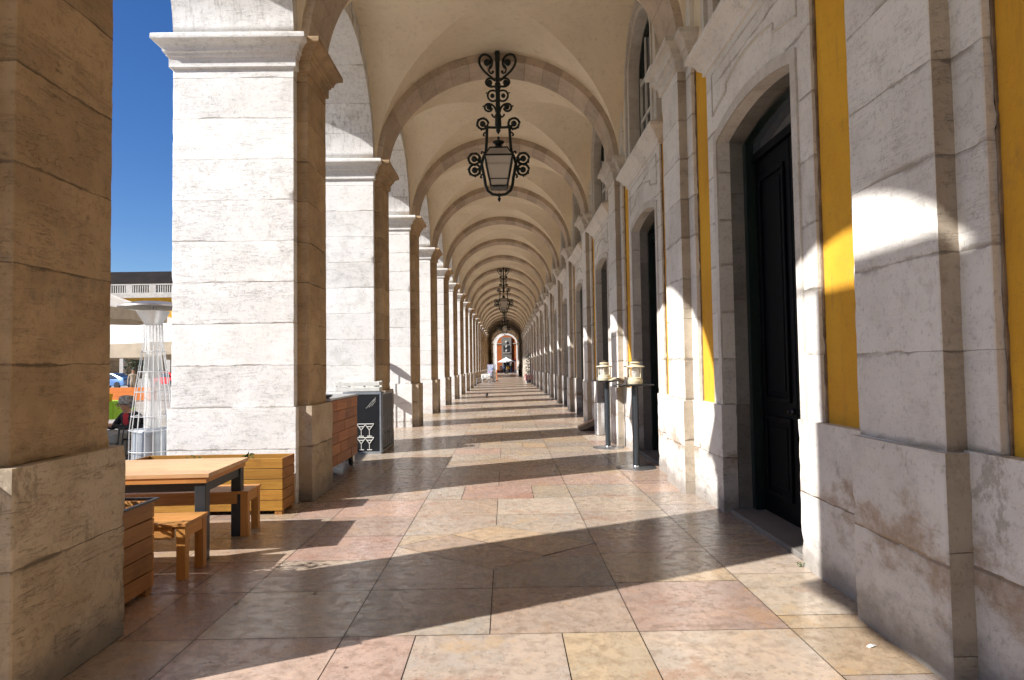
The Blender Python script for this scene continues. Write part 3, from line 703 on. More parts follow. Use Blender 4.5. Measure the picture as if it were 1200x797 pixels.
    for r0, z0, r1, z1 in ((c, zb, b, zr), (b, zr, a, zt)):
        q = sq(r0 * .97, z0) + sq(r1 * .97, z1); mb.add(q, [(i, (i + 1) % 4, 4 + (i + 1) % 4, 4 + i) for i in range(4)])
    body = mb.build('lamp_glass', M['frost'], t, smooth=False)
    mb = MB()
    for i in range(4):
        for z0, r0, z1, r1 in ((zb, c, zr, b), (zr, b, zt, a)):
            mb.tube([sq(r0, z0)[i], sq(r1, z1)[i]], .013, 6)
        for r, z, w in ((c, zb, .016), (b, zr, .018), (a, zt, .016), (c + .03, zb + .13, .009)): mb.tube([sq(r, z)[i], sq(r, z)[(i + 1) % 4]], w, 6)
    mb.lathe([(.16, -.01), (.17, .02), (.09, .05), (.06, .10), (.10, .13), (.12, .16), (.05, .18), (.02, .22), (.03, .25), (0, .28)], (0, 0, zt), 14)
    mb.lathe([(.17, 0), (.15, .02), (0, .03)], (0, 0, zb - .02), 8)
    mb.build('lamp_frame', M['iron'], t, ang=50)
    return t
hl = make_hanging()
HG = 'wrought iron lanterns hanging from the arcade arches'
hl.location = (-.085, 12.44, 7.78); hl['label'] = 'largest and nearest black scrolled iron lantern hanging from the arcade vault'; hl['group'] = HG
place(hl, (-.085, 12.44 + 6 * P - .05, 7.78), label='second black iron lantern hanging halfway down the arcade vault', group=HG)
place(hl, (-.085, 12.44 + 12 * P - .1, 7.78), label='farthest and smallest iron lantern hanging just above the bright end arch', group=HG)

# ------------------------------------------------------------------ terrace furniture
def board(mb, *a): k = random.uniform(.86, 1.08); mb.tint = (k, k * random.uniform(.96, 1.02), k); mb.box(*a)
t = thing('dining_table', 'wooden topped table on dark grey steel legs standing between the two nearest piers', 'table', (-2.51, 5.87, 0), R(2.8))
mb = MB()
for i in range(5): board(mb, -2.2, -.004, -.47 + i * .188, -.47 + (i + 1) * .188 - .003, .70, .735)
mb.build('tabletop', M['table_wood'], t, smooth=False, bevel=.002)
mb = MB(); board(mb, -2.15, -.03, -.46, .46, .655, .698); mb.build('board_edge', M['pine_x'], t, smooth=False)
for x in (-.04, -1.9):
    for s in (-1, 1): MB().box(x - .09, x, s * .40 - .045, s * .40 + .045, 0, .655).build('leg', M['iron_leg'], t, bevel=.004)
    MB().box(x - .075, x - .015, -.355, .355, .57, .654).build('cross_rail', M['iron_leg'], t, bevel=.003)
for s in (-1, 1): MB().box(-1.9, -.13, s * .40 - .02, s * .40 + .02, .58, .654).build('side_rail', M['iron_leg'], t, bevel=.003)
def make_bench(L):
    t = thing('bench', 'x', 'bench')
    mb = MB()
    for i in range(3): board(mb, -L, 0, -.20 + i * .135, -.20 + (i + 1) * .135 - .003, .405, .43)
    mb.build('seat', M['pine_x'], t, smooth=False, bevel=.002)
    for x in (-.006, -L + .10):
        for s in (-1, 1):
            mb = MB(); board(mb, x - .07, x, s * .155 - .033, s * .155 + .033, 0, .403); mb.build('leg', M['pine_z'], t, smooth=False, bevel=.003)
        mb = MB(); board(mb, x - .055, x - .006, -.12, .12, .315, .403); mb.build('end_rail', M['pine_y'], t, smooth=False, bevel=.002)
    for s in (-1, 1): mb = MB(); board(mb, -L + .10, -.11, s * .16 - .02, s * .16 + .02, .31, .403); mb.build('side_rail', M['pine_x'], t, smooth=False, bevel=.002)
    return t
b1 = make_bench(1.5); b1.location = (-2.465, 5.15, 0); b1.rotation_euler = (0, 0, R(2)); b1['label'] = 'short pine bench on the near side of the dining table'; b1['group'] = 'pine benches beside the table'
b2 = make_bench(2.1); b2.location = (-2.50, 6.40, 0); b2.rotation_euler = (0, 0, R(4)); b2['label'] = 'longer pine bench on the far side of the table in front of the yellow planter'; b2['group'] = 'pine benches beside the table'
def planter(label, x0, x1, y0, y1, h, m1, m2, rows=5, group='wooden plant boxes between the piers'):
    t = thing('planter_box', label, 'planter', ((x0 + x1) / 2, (y0 + y1) / 2, 0), 0, group); a = (x1 - x0) / 2; b = (y1 - y0) / 2; z0 = .045; bh = (h - z0) / rows
    for s in (-1, 1):
        mb = MB()
        for i in range(rows): board(mb, -a, a, *sorted((s * b, s * (b - .025))), z0 + i * bh, z0 + (i + 1) * bh - .006)
        mb.build('long_panel', m1, t, smooth=False, bevel=.003)
        mb = MB()
        for i in range(rows): board(mb, *sorted((s * (a + .001), s * (a - .025))), -b + .026, b - .026, z0 + i * bh, z0 + (i + 1) * bh - .006)
        mb.build('end_panel', m2, t, smooth=False, bevel=.003)
    for sx in (-1, 1):
        for sy in (-1, 1): MB().box(*sorted((sx * (a - .01), sx * (a - .09))), *sorted((sy * (b - .01), sy * (b - .09))), 0, .044).build('foot', m2, t, smooth=False)
    MB().box(-a + .03, a - .03, -b + .03, b - .03, z0 + .02, h - .09).build('soil', M['soil'], t, smooth=False)
    return t
planter('yellow stained long plank planter in front of the second pier', -4.15, -2.47, 7.10, 7.50, .62, M['planter'], M['planter_y'])
t = planter('brown plank planter tucked behind the nearest pier', -3.9, -2.57, 4.12, 4.72, .66, M['pine_x'], M['planter_y'])
mb = MB(); mb.box(-.69, .69, -.325, -.30, .66, .675); mb.box(-.69, .69, .30, .325, .66, .675); mb.box(.665, .69, -.30, .30, .66, .675); mb.box(-.69, -.665, -.30, .30, .66, .675); mb.build('rim', M['black_metal'], t, smooth=False)
def leaves(mb, c, r, n, size, gap=.0, seed=1):
    rnd = random.Random(seed)
    for _ in range(n):
        while True:
            p = Vector((rnd.uniform(-1, 1), rnd.uniform(-1, 1), rnd.uniform(-1, 1)))
            if p.length < 1 and p.length > .35 * rnd.random(): break
        q = Vector((c[0] + p.x * r[0], c[1] + p.y * r[1], c[2] + p.z * r[2]))
        if gap and hash_noise(q.x / r[0] * 2, q.y / r[1] * 2, q.z / r[2] * 2 + seed) < -gap: continue
        u = Vector((rnd.gauss(0, 1), rnd.gauss(0, 1), rnd.gauss(0, .6))).normalized(); v = u.cross(Vector((rnd.gauss(0, 1), rnd.gauss(0, 1), rnd.gauss(0, 1)))).normalized(); s = size * rnd.uniform(.6, 1.3)
        mb.add([q - u * s, q + v * s * .35, q + u * s, q - v * s * .35], [(0, 1, 2, 3)])
    return mb
t = thing('seedling', 'small green seedling growing at the back of the yellow planter', 'plant', (-2.92, 7.3, .53))
leaves(MB(), (0, 0, .08), (.07, .04, .05), 26, .028, seed=5).build('foliage', M['leaf'], t); MB().tube([(0, 0, 0), (0, 0, .08)], .004, 5).build('stem', M['leaf_dark'], t)
t = thing('seedling', 'thin sprig growing at the left end of the yellow planter', 'plant', (-3.55, 7.32, .53))
leaves(MB(), (0, 0, .08), (.10, .03, .03), 16, .022, seed=6).build('foliage', M['leaf'], t); MB().tube([(0, 0, 0), (0, 0, .08)], .004, 5).build('stem', M['leaf_dark'], t)
# potted shrub outside the picture's left edge casts the leafy shadow
t = thing('potted_shrub', 'leafy shrub growing in the brown planter behind the nearest pier', 'plant', (-3.15, 4.50, .57))
leaves(MB(), (0, .02, .42), (.34, .22, .26), 420, .036, .12, 9).build('foliage', M['leaf'], t); mb = MB()
for k in range(5): mb.tube([(0, 0, 0), (.05 * cos(k), .05 * sin(k), .15), (.16 * cos(k * 1.3), .14 * sin(k * 1.3), .38)], .007, 5)
mb.build('stem', M['bark'], t)

# patio heaters
def make_heater():
    t = thing('patio_heater', 'x', 'heater')
    mb = MB(); mb.lathe([(.25, 0), (.26, .03), (.245, .05), (.235, .45), (.225, .86), (.20, .89), (0, .90)], n=28)
    mb.build('gas_cylinder_cover', M['grey_steel'], t)
    mb = MB(); mb.lathe([(.10, .90), (.095, 2.2)], n=24); mb.build('flame_tube', M['clear_glass'], t)
    mb = MB()
    for k in range(18):
        a = 2 * pi * k / 18; mb.tube([(.262 * cos(a), .262 * sin(a), .03), (.255 * cos(a), .255 * sin(a), .88), (.20 * cos(a), .20 * sin(a), 1.35), (.115 * cos(a), .115 * sin(a), 1.95), (.108 * cos(a), .108 * sin(a), 2.2)], .0055, 4)
    for z, r in ((.3, .262), (.62, .26), (.88, .26), (1.05, .238), (1.35, .202), (1.6, .168), (1.85, .133)): mb.tube([(r * cos(2 * pi * k / 28), r * sin(2 * pi * k / 28), z) for k in range(28)], .005, 4, True)
    mb.build('guard', M['wire'], t)
    mb = MB(); mb.lathe([(.10, 2.19), (.12, 2.24), (.17, 2.32), (.19, 2.36), (0, 2.37)], n=28); mb.build('burner_head', M['wire'], t)
    mb = MB(); mb.lathe([(.02, 2.44), (.38, 2.40), (.40, 2.405), (.39, 2.425), (.2, 2.475), (0, 2.49)], n=36); mb.build('reflector', M['dull_steel'], t)
    MB().tube([(0, 0, 2.36), (0, 0, 2.45)], .02, 8).build('post', M['steel'], t)
    return t
ht = make_heater(); ht.location = (-4.44, 8.1, -.016); ht['label'] = 'chrome caged patio heater standing just left of the second white pier'; ht['category'] = 'heater'
t = thing('added_shadow_post', 'slim post with a round disc added unseen behind the third pier to cast its shadow', 'lamp', (-3.78, 16.60, -.004)); MB().lathe([(.011, .03), (.011, 2.19)], n=10).build('post', M['steel'], t)  # post and disc added out of sight, only to cast a round shadow
MB().lathe([(0, 2.20), (.15, 2.19), (.16, 2.20), (.12, 2.23), (0, 2.25)], n=32).build('shade', M['steel'], t); MB().lathe([(.22, 0), (.22, .02), (.03, .03), (0, .03)], n=24).build('foot', M['steel'], t)
t = thing('bar_table', 'tall round table added unseen behind the third pier to cast a disc shadow', 'table', (-3.36, 16.70, -.004))  # table added out of sight for the disc shadow on the next pier
MB().lathe([(.21, 1.08), (.22, 1.09), (.22, 1.105), (0, 1.11)], n=32).build('table_top', M['black_metal'], t); MB().lathe([(.013, .01), (.013, 1.08)], n=10).build('stem', M['steel'], t); MB().lathe([(.22, 0), (.22, .01), (0, .02)], n=24).build('foot', M['steel'], t)

# mobile counter
t = thing('bar_counter', 'wheeled bar counter clad in staggered red brown wooden blocks behind the second pier', 'counter', (-2.9, 9.95, 0))
mb = MB(); mb.box(-.40, .405, -.92, .70, .175, 1.13); mb.build('carcass', M['black_metal'], t, smooth=False)
mb = MB(); rnd = random.Random(4)
for r in range(6):
    z0 = .18 + r * .158; y = -.92; k = 0
    while y < .70:
        L_ = rnd.uniform(.28, .62); y1 = min(.70, y + L_)
        if .70 - y1 < .12: y1 = .70
        kk = rnd.uniform(.72, 1.15); mb.tint = (kk, kk * rnd.uniform(.95, 1.05), kk); d = rnd.uniform(0, .006)
        mb.box(.406, .425 + d, y + .003, y1 - .003, z0 + .003, z0 + .155); y = y1
mb.build('block_cladding', M['counter'], t, smooth=False, bevel=.002)
mb = MB(); mb.box(-.42, .44, -.94, .72, 1.135, 1.165); mb.build('worktop', M['steel'], t, smooth=False, bevel=.003)
for x in (-.3, .35):
    for y in (-.75, .60):
        mb = MB(); mb.tube([(x, y - .001, .20), (x, y - .001, .165)], .03, 8); mb.box(x - .040, x - .032, y - .05, y + .05, .07, .17); mb.box(x + .032, x + .040, y - .05, y + .05, .07, .17); mb.build('caster_fork', M['steel'], t)
        MB().lathe([(0, -.026), (.075, -.026), (.09, -.014), (.09, .014), (.075, .026), (0, .026)], n=24, m=Matrix.Translation((x, y, .09)) @ Matrix.Rotation(pi / 2, 4, 'Y')).build('wheel', M['rubber'], t)
t = thing('serving_dish', 'round metal dish on the near end of the bar counter', 'dish', (-2.60, 9.2, 1.166)); MB().lathe([(.06, 0), (.10, .02), (.12, .05), (.11, .05), (.09, .02), (0, .01)], n=24).build('bowl', M['steel'], t)
# chalkboard cabinet
t = thing('chalkboard_cabinet', 'black chalkboard cabinet painted with white cocktail glasses beside the bar counter', 'cabinet', (-2.62, 12.05, -.004))
mb = MB(); mb.box(-.40, .29, -.14, .16, .05, 1.14); mb.build('cabinet_body', M['chalkboard'], t, smooth=False, bevel=.004)
mb = MB()
for a in ((-.41, .30, -.15, -.142, 0, .05), (-.41, .30, -.15, -.142, 1.10, 1.15), (.27, .30, -.15, -.142, .052, 1.098), (-.41, -.38, -.15, -.142, .052, 1.098)): mb.box(*a)
for z in (.03, 1.09): mb.box(.299, .322, -.14, .95, z, z + .03)
for y in (-.139, .925): mb.box(.299, .322, y, y + .025, .061, 1.089)
mb.build('frame', M['grey_steel'], t, smooth=False, bevel=.002)
def martini(mb, x, z, h, along=0):
    w = h * .36
    def T(u, v): return (x + u, -.1445, z + v) if not along else (.3065, x + u, z + v)
    def ln(a, b, r): mb.tube([T(*a), T(*b)], r, 5)
    ln((-w * .55, 0), (w * .55, 0), .009); ln((0, 0), (0, h * .5), .007); ln((0, h * .5), (-w, h * .98), .008); ln((0, h * .5), (w, h * .98), .008); ln((-w, h), (w, h), .009); ln((-w * .6, h * .78), (w * .6, h * .78), .008)
mb = MB()
for z in (.08, .33):
    for x in (-.22, -.07, .08): martini(mb, x, z, .225)
for k in range(3): mb.tube([(.02 + .05 * k, -.1445, .84 + .02 * k), (.12 + .03 * k, -.1445, .96), (.20, -.1445, 1.04 - .03 * k)], .0022, 4)
mb.build('painted_glasses', M['white_paint'], t)
MB().box(.302, .315, -.11, .92, .062, 1.088).build('side_board', M['chalkboard'], t, smooth=False)
mb = MB()
for z in (.12, .44):
    for y in (.0, .22, .44, .66): mb.tube([(.318, y - .06, z), (.318, y + .06, z)], .006, 4); mb.tube([(.318, y, z), (.318, y, z + .13)], .005, 4); mb.tube([(.318, y, z + .13), (.318, y - .07, z + .25), (.318, y + .07, z + .25), (.318, y, z + .13)], .006, 4)
mb.build('painted_side_glasses', M['grey_steel'], t)
t = thing('crate', 'white slatted crate standing on top of the chalkboard cabinet', 'crate', (-2.82, 12.1, 1.15))
mb = MB()
for s in (-1, 1):
    for z in (0, .10): mb.box(-.36, .46, *sorted((s * .14, s * .155)), z + .005, z + .075); mb.box(*sorted(((.05 + s * .41), (.05 + s * .395))), -.138, .138, z + .005, z + .075)
    for x in (-.34, -.1, .18, .43): mb.box(x - .02, x + .02, *sorted((s * .125, s * .139)), 0, .19)
mb.box(-.34, .44, -.13, .13, .002, .012); mb.build('slats', M['white_paint'], t, smooth=False, bevel=.002)

# bistro tables, lanterns, bin, wedge
def make_bistro():
    t = thing('bar_table', 'x', 'table'); mb = MB(); mb.box(-.24, .24, -.24, .24, 1.265, 1.285); mb.build('table_top', M['black_metal'], t, bevel=.006)
    MB().lathe([(.05, .012), (.05, 1.26)], n=20).build('stem', M['iron_leg'], t); MB().lathe([(.075, 1.245), (.16, 1.262), (0, 1.263)], n=16).build('bracket', M['black_metal'], t)
    MB().lathe([(.30, 0), (.30, .008), (.27, .016), (.06, .022), (.05, .04), (0, .04)], n=40).build('foot', M['steel'], t); return t
BG = 'tall bar tables by the doorways'
bt = make_bistro(); bt.location = (1.98, 9.87, -.003); bt.rotation_euler = (0, 0, R(3)); bt['label'] = 'nearer tall black bar table holding only a cream lantern'; bt['group'] = BG
place(bt, (1.93, 12.27, -.003), R(10), 'farther tall black bar table holding a lantern and an open folder', BG)
def make_lantern():
    t = thing('candle_lantern', 'x', 'lantern')
    MB().lathe([(.125, 0), (.13, .015), (.13, .055), (.12, .065), (.12, .095), (.105, .105), (0, .106)], n=28).build('lantern_base', M['cream_paint'], t)
    MB().lathe([(.085, .106), (.10, .17), (.085, .245)], n=24).build('glass', M['clear_glass'], t)
    mb = MB()
    for k in range(4): a = pi / 4 + k * pi / 2; mb.tube([(.115 * cos(a), .115 * sin(a), .10), (.115 * cos(a), .115 * sin(a), .26)], .008, 6)
    mb.lathe([(.155, .255), (.16, .262), (.155, .275), (.09, .285), (.085, .30), (0, .302)], n=28); mb.lathe([(.09, .315), (.095, .325), (.085, .34), (0, .345)], n=24); mb.tube([(0, 0, .30), (0, 0, .32)], .04, 10)
    mb.build('lantern_top', M['cream_paint'], t)
    MB().lathe([(.03, .107), (.03, .16), (0, .165)], n=12).build('candle', M['white_paint'], t)
    MB().tube([(.02 * cos(0), 0, .34)] + [(.05 * cos(a), 0, .345 + .03 * sin(a)) for a in (pi * .8, pi * .5, pi * .2)], .004, 5).build('handle', M['cream_paint'], t)
    return t
lt = make_lantern(); lt.location = (1.975, 9.87, 1.283); lt['label'] = 'cream metal candle lantern on the nearer bar table'; lt['group'] = 'cream lanterns on the bar tables'
place(lt, (1.885, 12.27, 1.283), R(30), 'cream metal candle lantern on the farther bar table beside an open folder', 'cream lanterns on the bar tables')
t = thing('menu_folder', 'open brown menu folder lying on the farther bar table', 'menu', (2.07, 12.2, 1.283), R(25))
mb = MB(); mb.add([(-.14, -.09, .006), (0, -.09, .05), (0, .09, .05), (-.14, .09, .006), (-.14, -.09, 0), (0, -.09, .042), (0, .09, .042), (-.14, .09, 0), (.14, -.09, .006), (.14, .09, .006), (.14, -.09, 0), (.14, .09, 0)], [(0, 1, 2, 3), (4, 7, 6, 5), (1, 8, 9, 2), (5, 6, 11, 10), (0, 4, 5, 1), (1, 5, 10, 8), (3, 2, 6, 7), (2, 9, 11, 6), (0, 3, 7, 4), (8, 10, 11, 9)])
mb.build('cover', M['cream_paint'], t, smooth=False)
t = thing('litter_bin', 'shiny cylindrical steel bin beside the farther bar table', 'bin', (2.11, 14.5, -.003)); MB().lathe([(.125, .015), (.13, .03), (.13, .70), (.135, .715), (.12, .72), (.118, .5), (0, .5)], n=32).build('bin_body', M['steel'], t); MB().lathe([(.12, 0), (.12, .015)], n=24).build('base_ring', M['rubber'], t)
t = thing('wheel_ramp', 'dark wedge ramp leaning at the doorway step behind the steel bin', 'ramp', (2.0, 15.9, -.003))
mb = MB(); mb.add([(-.27, -.55, 0), (.28, -.55, 0), (.28, .75, 0), (-.18, .75, 0), (.28, -.55, .20), (.28, .75, .20)], [(0, 3, 2, 1), (0, 1, 4), (1, 2, 5, 4), (2, 3, 5), (0, 4, 5, 3)]); mb.build('ramp_body', M['dark_wood'], t, smooth=False)

# pigeon
def pigeon(loc, rz):
    t = thing('pigeon', 'dark grey pigeon standing on the arcade floor in a sunlit strip', 'pigeon', loc, rz)
    mb = MB(); m = Matrix.Translation((0, 0, .14)) @ Matrix.Rotation(R(-28), 4, 'Y')
    prof = [(0, -.17), (.012, -.16), (.025, -.10), (.055, -.03), (.062, .03), (.045, .08), (.028, .115), (.026, .14), (.030, .16), (.022, .185), (0, .195)]
    mb.lathe(prof, n=14, m=m @ Matrix.Rotation(pi / 2, 4, 'Y')); mb.build('body', M['pigeon'], t)
    mb = MB(); mb.tube([(.175, 0, .245), (.205, 0, .235)], [.008, .002], 6); mb.build('beak', M['black_metal'], t)
    mb = MB()
    for s in (-1, 1): mb.tube([(.01, s * .025, .10), (.0, s * .025, .006)], .005, 5); mb.tube([(0, s * .025, .006), (.035, s * .03, .004)], .004, 5); mb.tube([(0, s * .025, .006), (.03, s * .012, .004)], .004, 5)
    mb.build('legs', M['red_cloth'], t); return t
pigeon((-.975, 31.9, -.003), R(75))

# ------------------------------------------------------------------ people
def skinned(name, joints, edges, paint, mats, parent=None, sub=2):
    me = bpy.data.meshes.new(name); me.from_pydata([j[0] for j in joints], edges, []); o = bpy.data.objects.new(name, me); COL.objects.link(o)
    sm = o.modifiers.new('s', 'SKIN'); sm.use_smooth_shade = True; o.modifiers.new('ss', 'SUBSURF').levels = sub
    for i, j in enumerate(joints):
        r = j[1]; me.skin_vertices[0].data[i].radius = r if isinstance(r, tuple) else (r, r)
    me.skin_vertices[0].data[0].use_root = True
    dg = bpy.context.evaluated_depsgraph_get(); m2 = bpy.data.meshes.new_from_object(o.evaluated_get(dg)); o.modifiers.clear(); o.data = m2; m2.materials.clear()
    for m in mats: m2.materials.append(m)
    for p in m2.polygons: p.material_index = paint(p.center); p.use_smooth = True
    o.parent = parent; return o
def person(label, loc, rz, top, legs, hair, pose='stand', h=1.72, group=None, walk=.0, arms='down'):
    t = thing('person', label, 'person', loc, rz, group); k = h / 1.72
    if pose == 'stand':
        hip, sh, neck, head = .93, 1.42, 1.50, 1.62; f = walk
        J = [((0, 0, hip), (.15, .10)), ((0, 0, 1.12), (.135, .10)), ((0, 0, 1.32), (.17, .11)), ((0, 0, neck), .055), ((0, .01, 1.58), .07), ((0, .015, 1.66), (.078, .092)), ((0, .01, 1.72), .06)]
        E = [(0, 1), (1, 2), (2, 3), (3, 4), (4, 5), (5, 6)]
        for s in (-1, 1):
            b = len(J); J += [((s * .09, 0, .86), .095), ((s * .10, s * f, .48), .062), ((s * .10, s * f * 1.6, .08), .04), ((s * .11, s * f * 1.6 + .14, .035), (.04, .03))]; E += [(0, b), (b, b + 1), (b + 1, b + 2), (b + 2, b + 3)]
            b = len(J)
            el = (s * .25, -.02 - s * f * .4, 1.12) if arms == 'down' else (s * .24, .05, 1.12); ha = (s * .26, .06 - s * f, .86) if arms == 'down' else (s * .08, .26, 1.2)
            J += [((s * .19, 0, 1.40), .06), (el, .045), (ha, .03), ((ha[0], ha[1] + .02, ha[2] - .09 if arms == 'down' else ha[2] + .02), (.03, .018))]; E += [(2, b), (b, b + 1), (b + 1, b + 2), (b + 2, b + 3)]
        paint = lambda c: 0 if c.z > 1.50 or (abs(c.x) > .2 and c.z < .86) else (3 if c.z < .07 else (2 if c.z < .95 else 1))
    J = [((v[0] * k, v[1] * k, v[2] * k), (tuple(q * k for q in r) if isinstance(r, tuple) else r * k)) for v, r in J]
    kk = k; skinned('body', J, E, (lambda c: paint(c / kk)), [M['skin'], top, legs, M['black_cloth']], t)
    MB().ball((0, -.015 * k, 1.68 * k), (.088 * k, .10 * k, .085 * k), 14, 10).build('hair', hair, t)
    mb = MB()
    for s in (-1, 1): mb.ball((s * .03 * k, .098 * k, 1.64 * k), .009, 6, 5)
    mb.build('eye', M['black_metal'], t); return t

# seated woman
t = thing('person', 'grey haired woman in glasses, black cardigan and red top seated at a cafe table', 'person', (-5.68, 9.85, 0), R(150))
J = [((0, 0, .50), (.17, .13)), ((0, .0, .66), (.145, .115)), ((0, .05, .86), (.17, .12)), ((0, .10, .985), .052), ((0, .135, 1.04), (.06, .062)), ((0, .15, 1.12), (.076, .092)), ((0, .14, 1.18), (.06, .07))]
E = [(0, 1), (1, 2), (2, 3), (3, 4), (4, 5), (5, 6)]
for s in (-1, 1):
    b = len(J); J += [((s * .10, .10, .49), .09), ((s * .12, .42, .50), .068), ((s * .12, .44, .10), .042), ((s * .12, .56, .05), (.04, .03))]; E += [(0, b), (b, b + 1), (b + 1, b + 2), (b + 2, b + 3)]
    b = len(J); J += [((s * .19, .05, .92), .062), ((s * .27, .16, .74), .050), ((s * .10, .38, .80), .034), ((s * .05, .43, .81), (.036, .022))]; E += [(2, b), (b, b + 1), (b + 1, b + 2), (b + 2, b + 3)]
    w = len(J) - 1
    for q in range(5):
        b = len(J); x0 = s * (.075 - q * .014); L_ = (.05, .062, .068, .062, .045)[q] if q else .04
        if q == 0: J += [((s * .02, .40, .82), .010), ((s * .0, .43, .835), .009)]
        else: J += [((x0, .455, .815), .009), ((x0 - s * .008, .455 + L_ * .5, .818), .0085), ((x0 - s * .01, .455 + L_ * .8, .80), .008)]
        E.append((w, b)); E += [(i, i + 1) for i in range(b, len(J) - 1)]
def paintw(c):
    if c.z > .965 and abs(c.x) < .12: return 0
    if c.z > .77 and c.y > .34 and abs(c.x) < .12: return 0
    if abs(c.x) < .065 and c.y > .10 and c.z > .62: return 1
    if c.z < .58: return 3
    return 2
body = skinned('body', J, E, paintw, [M['skin'], M['red_cloth'], M['black_cloth'], M['black_cloth']], t)
mb = MB(); mb.ball((0, .125, 1.145), (.095, .105, .090), 20, 14); mb.ball((0, .07, 1.11), (.088, .075, .08), 16, 10)
for k in range(26):
    a = k * .9; mb.ball((.07 * cos(a), .11 + .075 * sin(a), 1.16 + .045 * sin(k * 2.3)), (.034, .034, .028), 8, 6)
mb.build('hair', M['grey_hair'], t)
mb = MB()
for s in (-1, 1): mb.tube([(s * .034 + .026 * cos(2 * pi * k / 12), .245, 1.095 + .021 * sin(2 * pi * k / 12)) for k in range(12)], .0035, 5, True); mb.tube([(s * .06, .243, 1.098), (s * .078, .16, 1.10)], .003, 5)
mb.tube([(-.009, .247, 1.10), (.009, .247, 1.10)], .003, 5); mb.build('glasses', M['black_metal'], t)
mb = MB(); mb.ball((0, .245, 1.075), (.011, .018, .018), 8, 6); mb.build('nose', M['skin'], t)
mb = MB(); mb.tube([(-.02, .232, 1.038), (0, .238, 1.036), (.02, .232, 1.038)], .0045, 5); mb.build('mouth', M['red_cloth'], t)
# her table
t = thing('cafe_table', 'small square cafe table hidden under a grey speckled cloth by the seated woman', 'table', (-5.75, 9.15, 0), R(6))
MB().box(-.36, .36, -.36, .36, .71, .73).build('tabletop', M['pine_x'], t, smooth=False)
for a in (-1, 1):
    for b in (-1, 1): MB().box(a * .32 - .02, a * .32 + .02, b * .32 - .02, b * .32 + .02, -.016, .71).build('leg', M['black_metal'], t, smooth=False)
mb = MB(); n = 48; vs = []; ring = []
for k in range(n):
    a = 2 * pi * k / n; c, s_ = cos(a), sin(a); m = max(abs(c), abs(s_)); x, y = c / m * .375, s_ / m * .375; ring.append((x, y))
for z, q in ((.738, 1), (.70, 1.02), (.60, 1.03), (.50, 1.05), (.42, 1.06)):
    for i, (x, y) in enumerate(ring): wv = (1 + (.03 * sin(i * 1.9) if z < .69 else 0)) * q; vs.append((x * wv, y * wv, z - (.06 * (abs(x) * abs(y)) / .14 if z < .6 else 0)))
fs = [tuple(range(n))]
for r in range(4):
    for k in range(n): fs.append((r * n + k, r * n + (k + 1) % n, (r + 1) * n + (k + 1) % n, (r + 1) * n + k))
mb.add(vs, fs); o = mb.build('tablecloth', M['grey_cloth'], None); o.location = (-5.75, 9.15, 0); o.rotation_euler = (0, 0, R(6)); tag(o, 'grey speckled cloth hanging over the seated woman\'s table', 'tablecloth')
t = thing('cup', 'white coffee cup on the grey tablecloth', 'cup', (-5.62, 9.0, .739)); MB().lathe([(.02, 0), (.035, .02), (.042, .065), (.038, .065), (.03, .02), (0, .012)], n=18).build('cup_body', M['white_paint'], t)
MB().tube([(.04 + .022 * sin(a), 0, .04 + .02 * cos(a)) for a in (0, .8, 1.6, 2.4, 3.14)], .004, 5).build('handle', M['white_paint'], t)
def chair(name, label, loc, rz, mat, group=None):
    t = thing(name, label, 'chair', loc, rz, group)
    MB().box(-.21, .21, -.21, .21, .43, .455).build('seat', mat, t, bevel=.006)
    for s in (-1, 1):
        MB().tube([(s * .19, .19, 0), (s * .19, .19, .43), (s * .21, .18, .66)], .012, 6).build('leg', mat, t)
        MB().tube([(s * .19, -.21, 0), (s * .19, -.19, .43), (s * .19, -.24, .86)], .012, 6).build('leg', mat, t)
        MB().tube([(s * .21, .18, .66), (s * .22, .0, .67), (s * .20, -.21, .66)], .014, 6).build('armrest', mat, t)
    mb = MB(); mb.tube([(-.19, -.24, .86), (0, -.27, .88), (.19, -.24, .86)], .013, 6)
    for k in range(5): x = -.14 + k * .07; mb.tube([(x, -.20, .46), (x, -.262, .87)], .007, 5)
    mb.build('backrest', mat, t); return t
chair('armchair', 'black metal armchair on the near side of the grey clothed table', (-5.25, 8.75, -.016), R(70), M['black_metal'])
chair('armchair', 'black chair the grey haired woman sits on', (-5.68, 9.88, -.016), R(150 + 0), M['black_metal'])

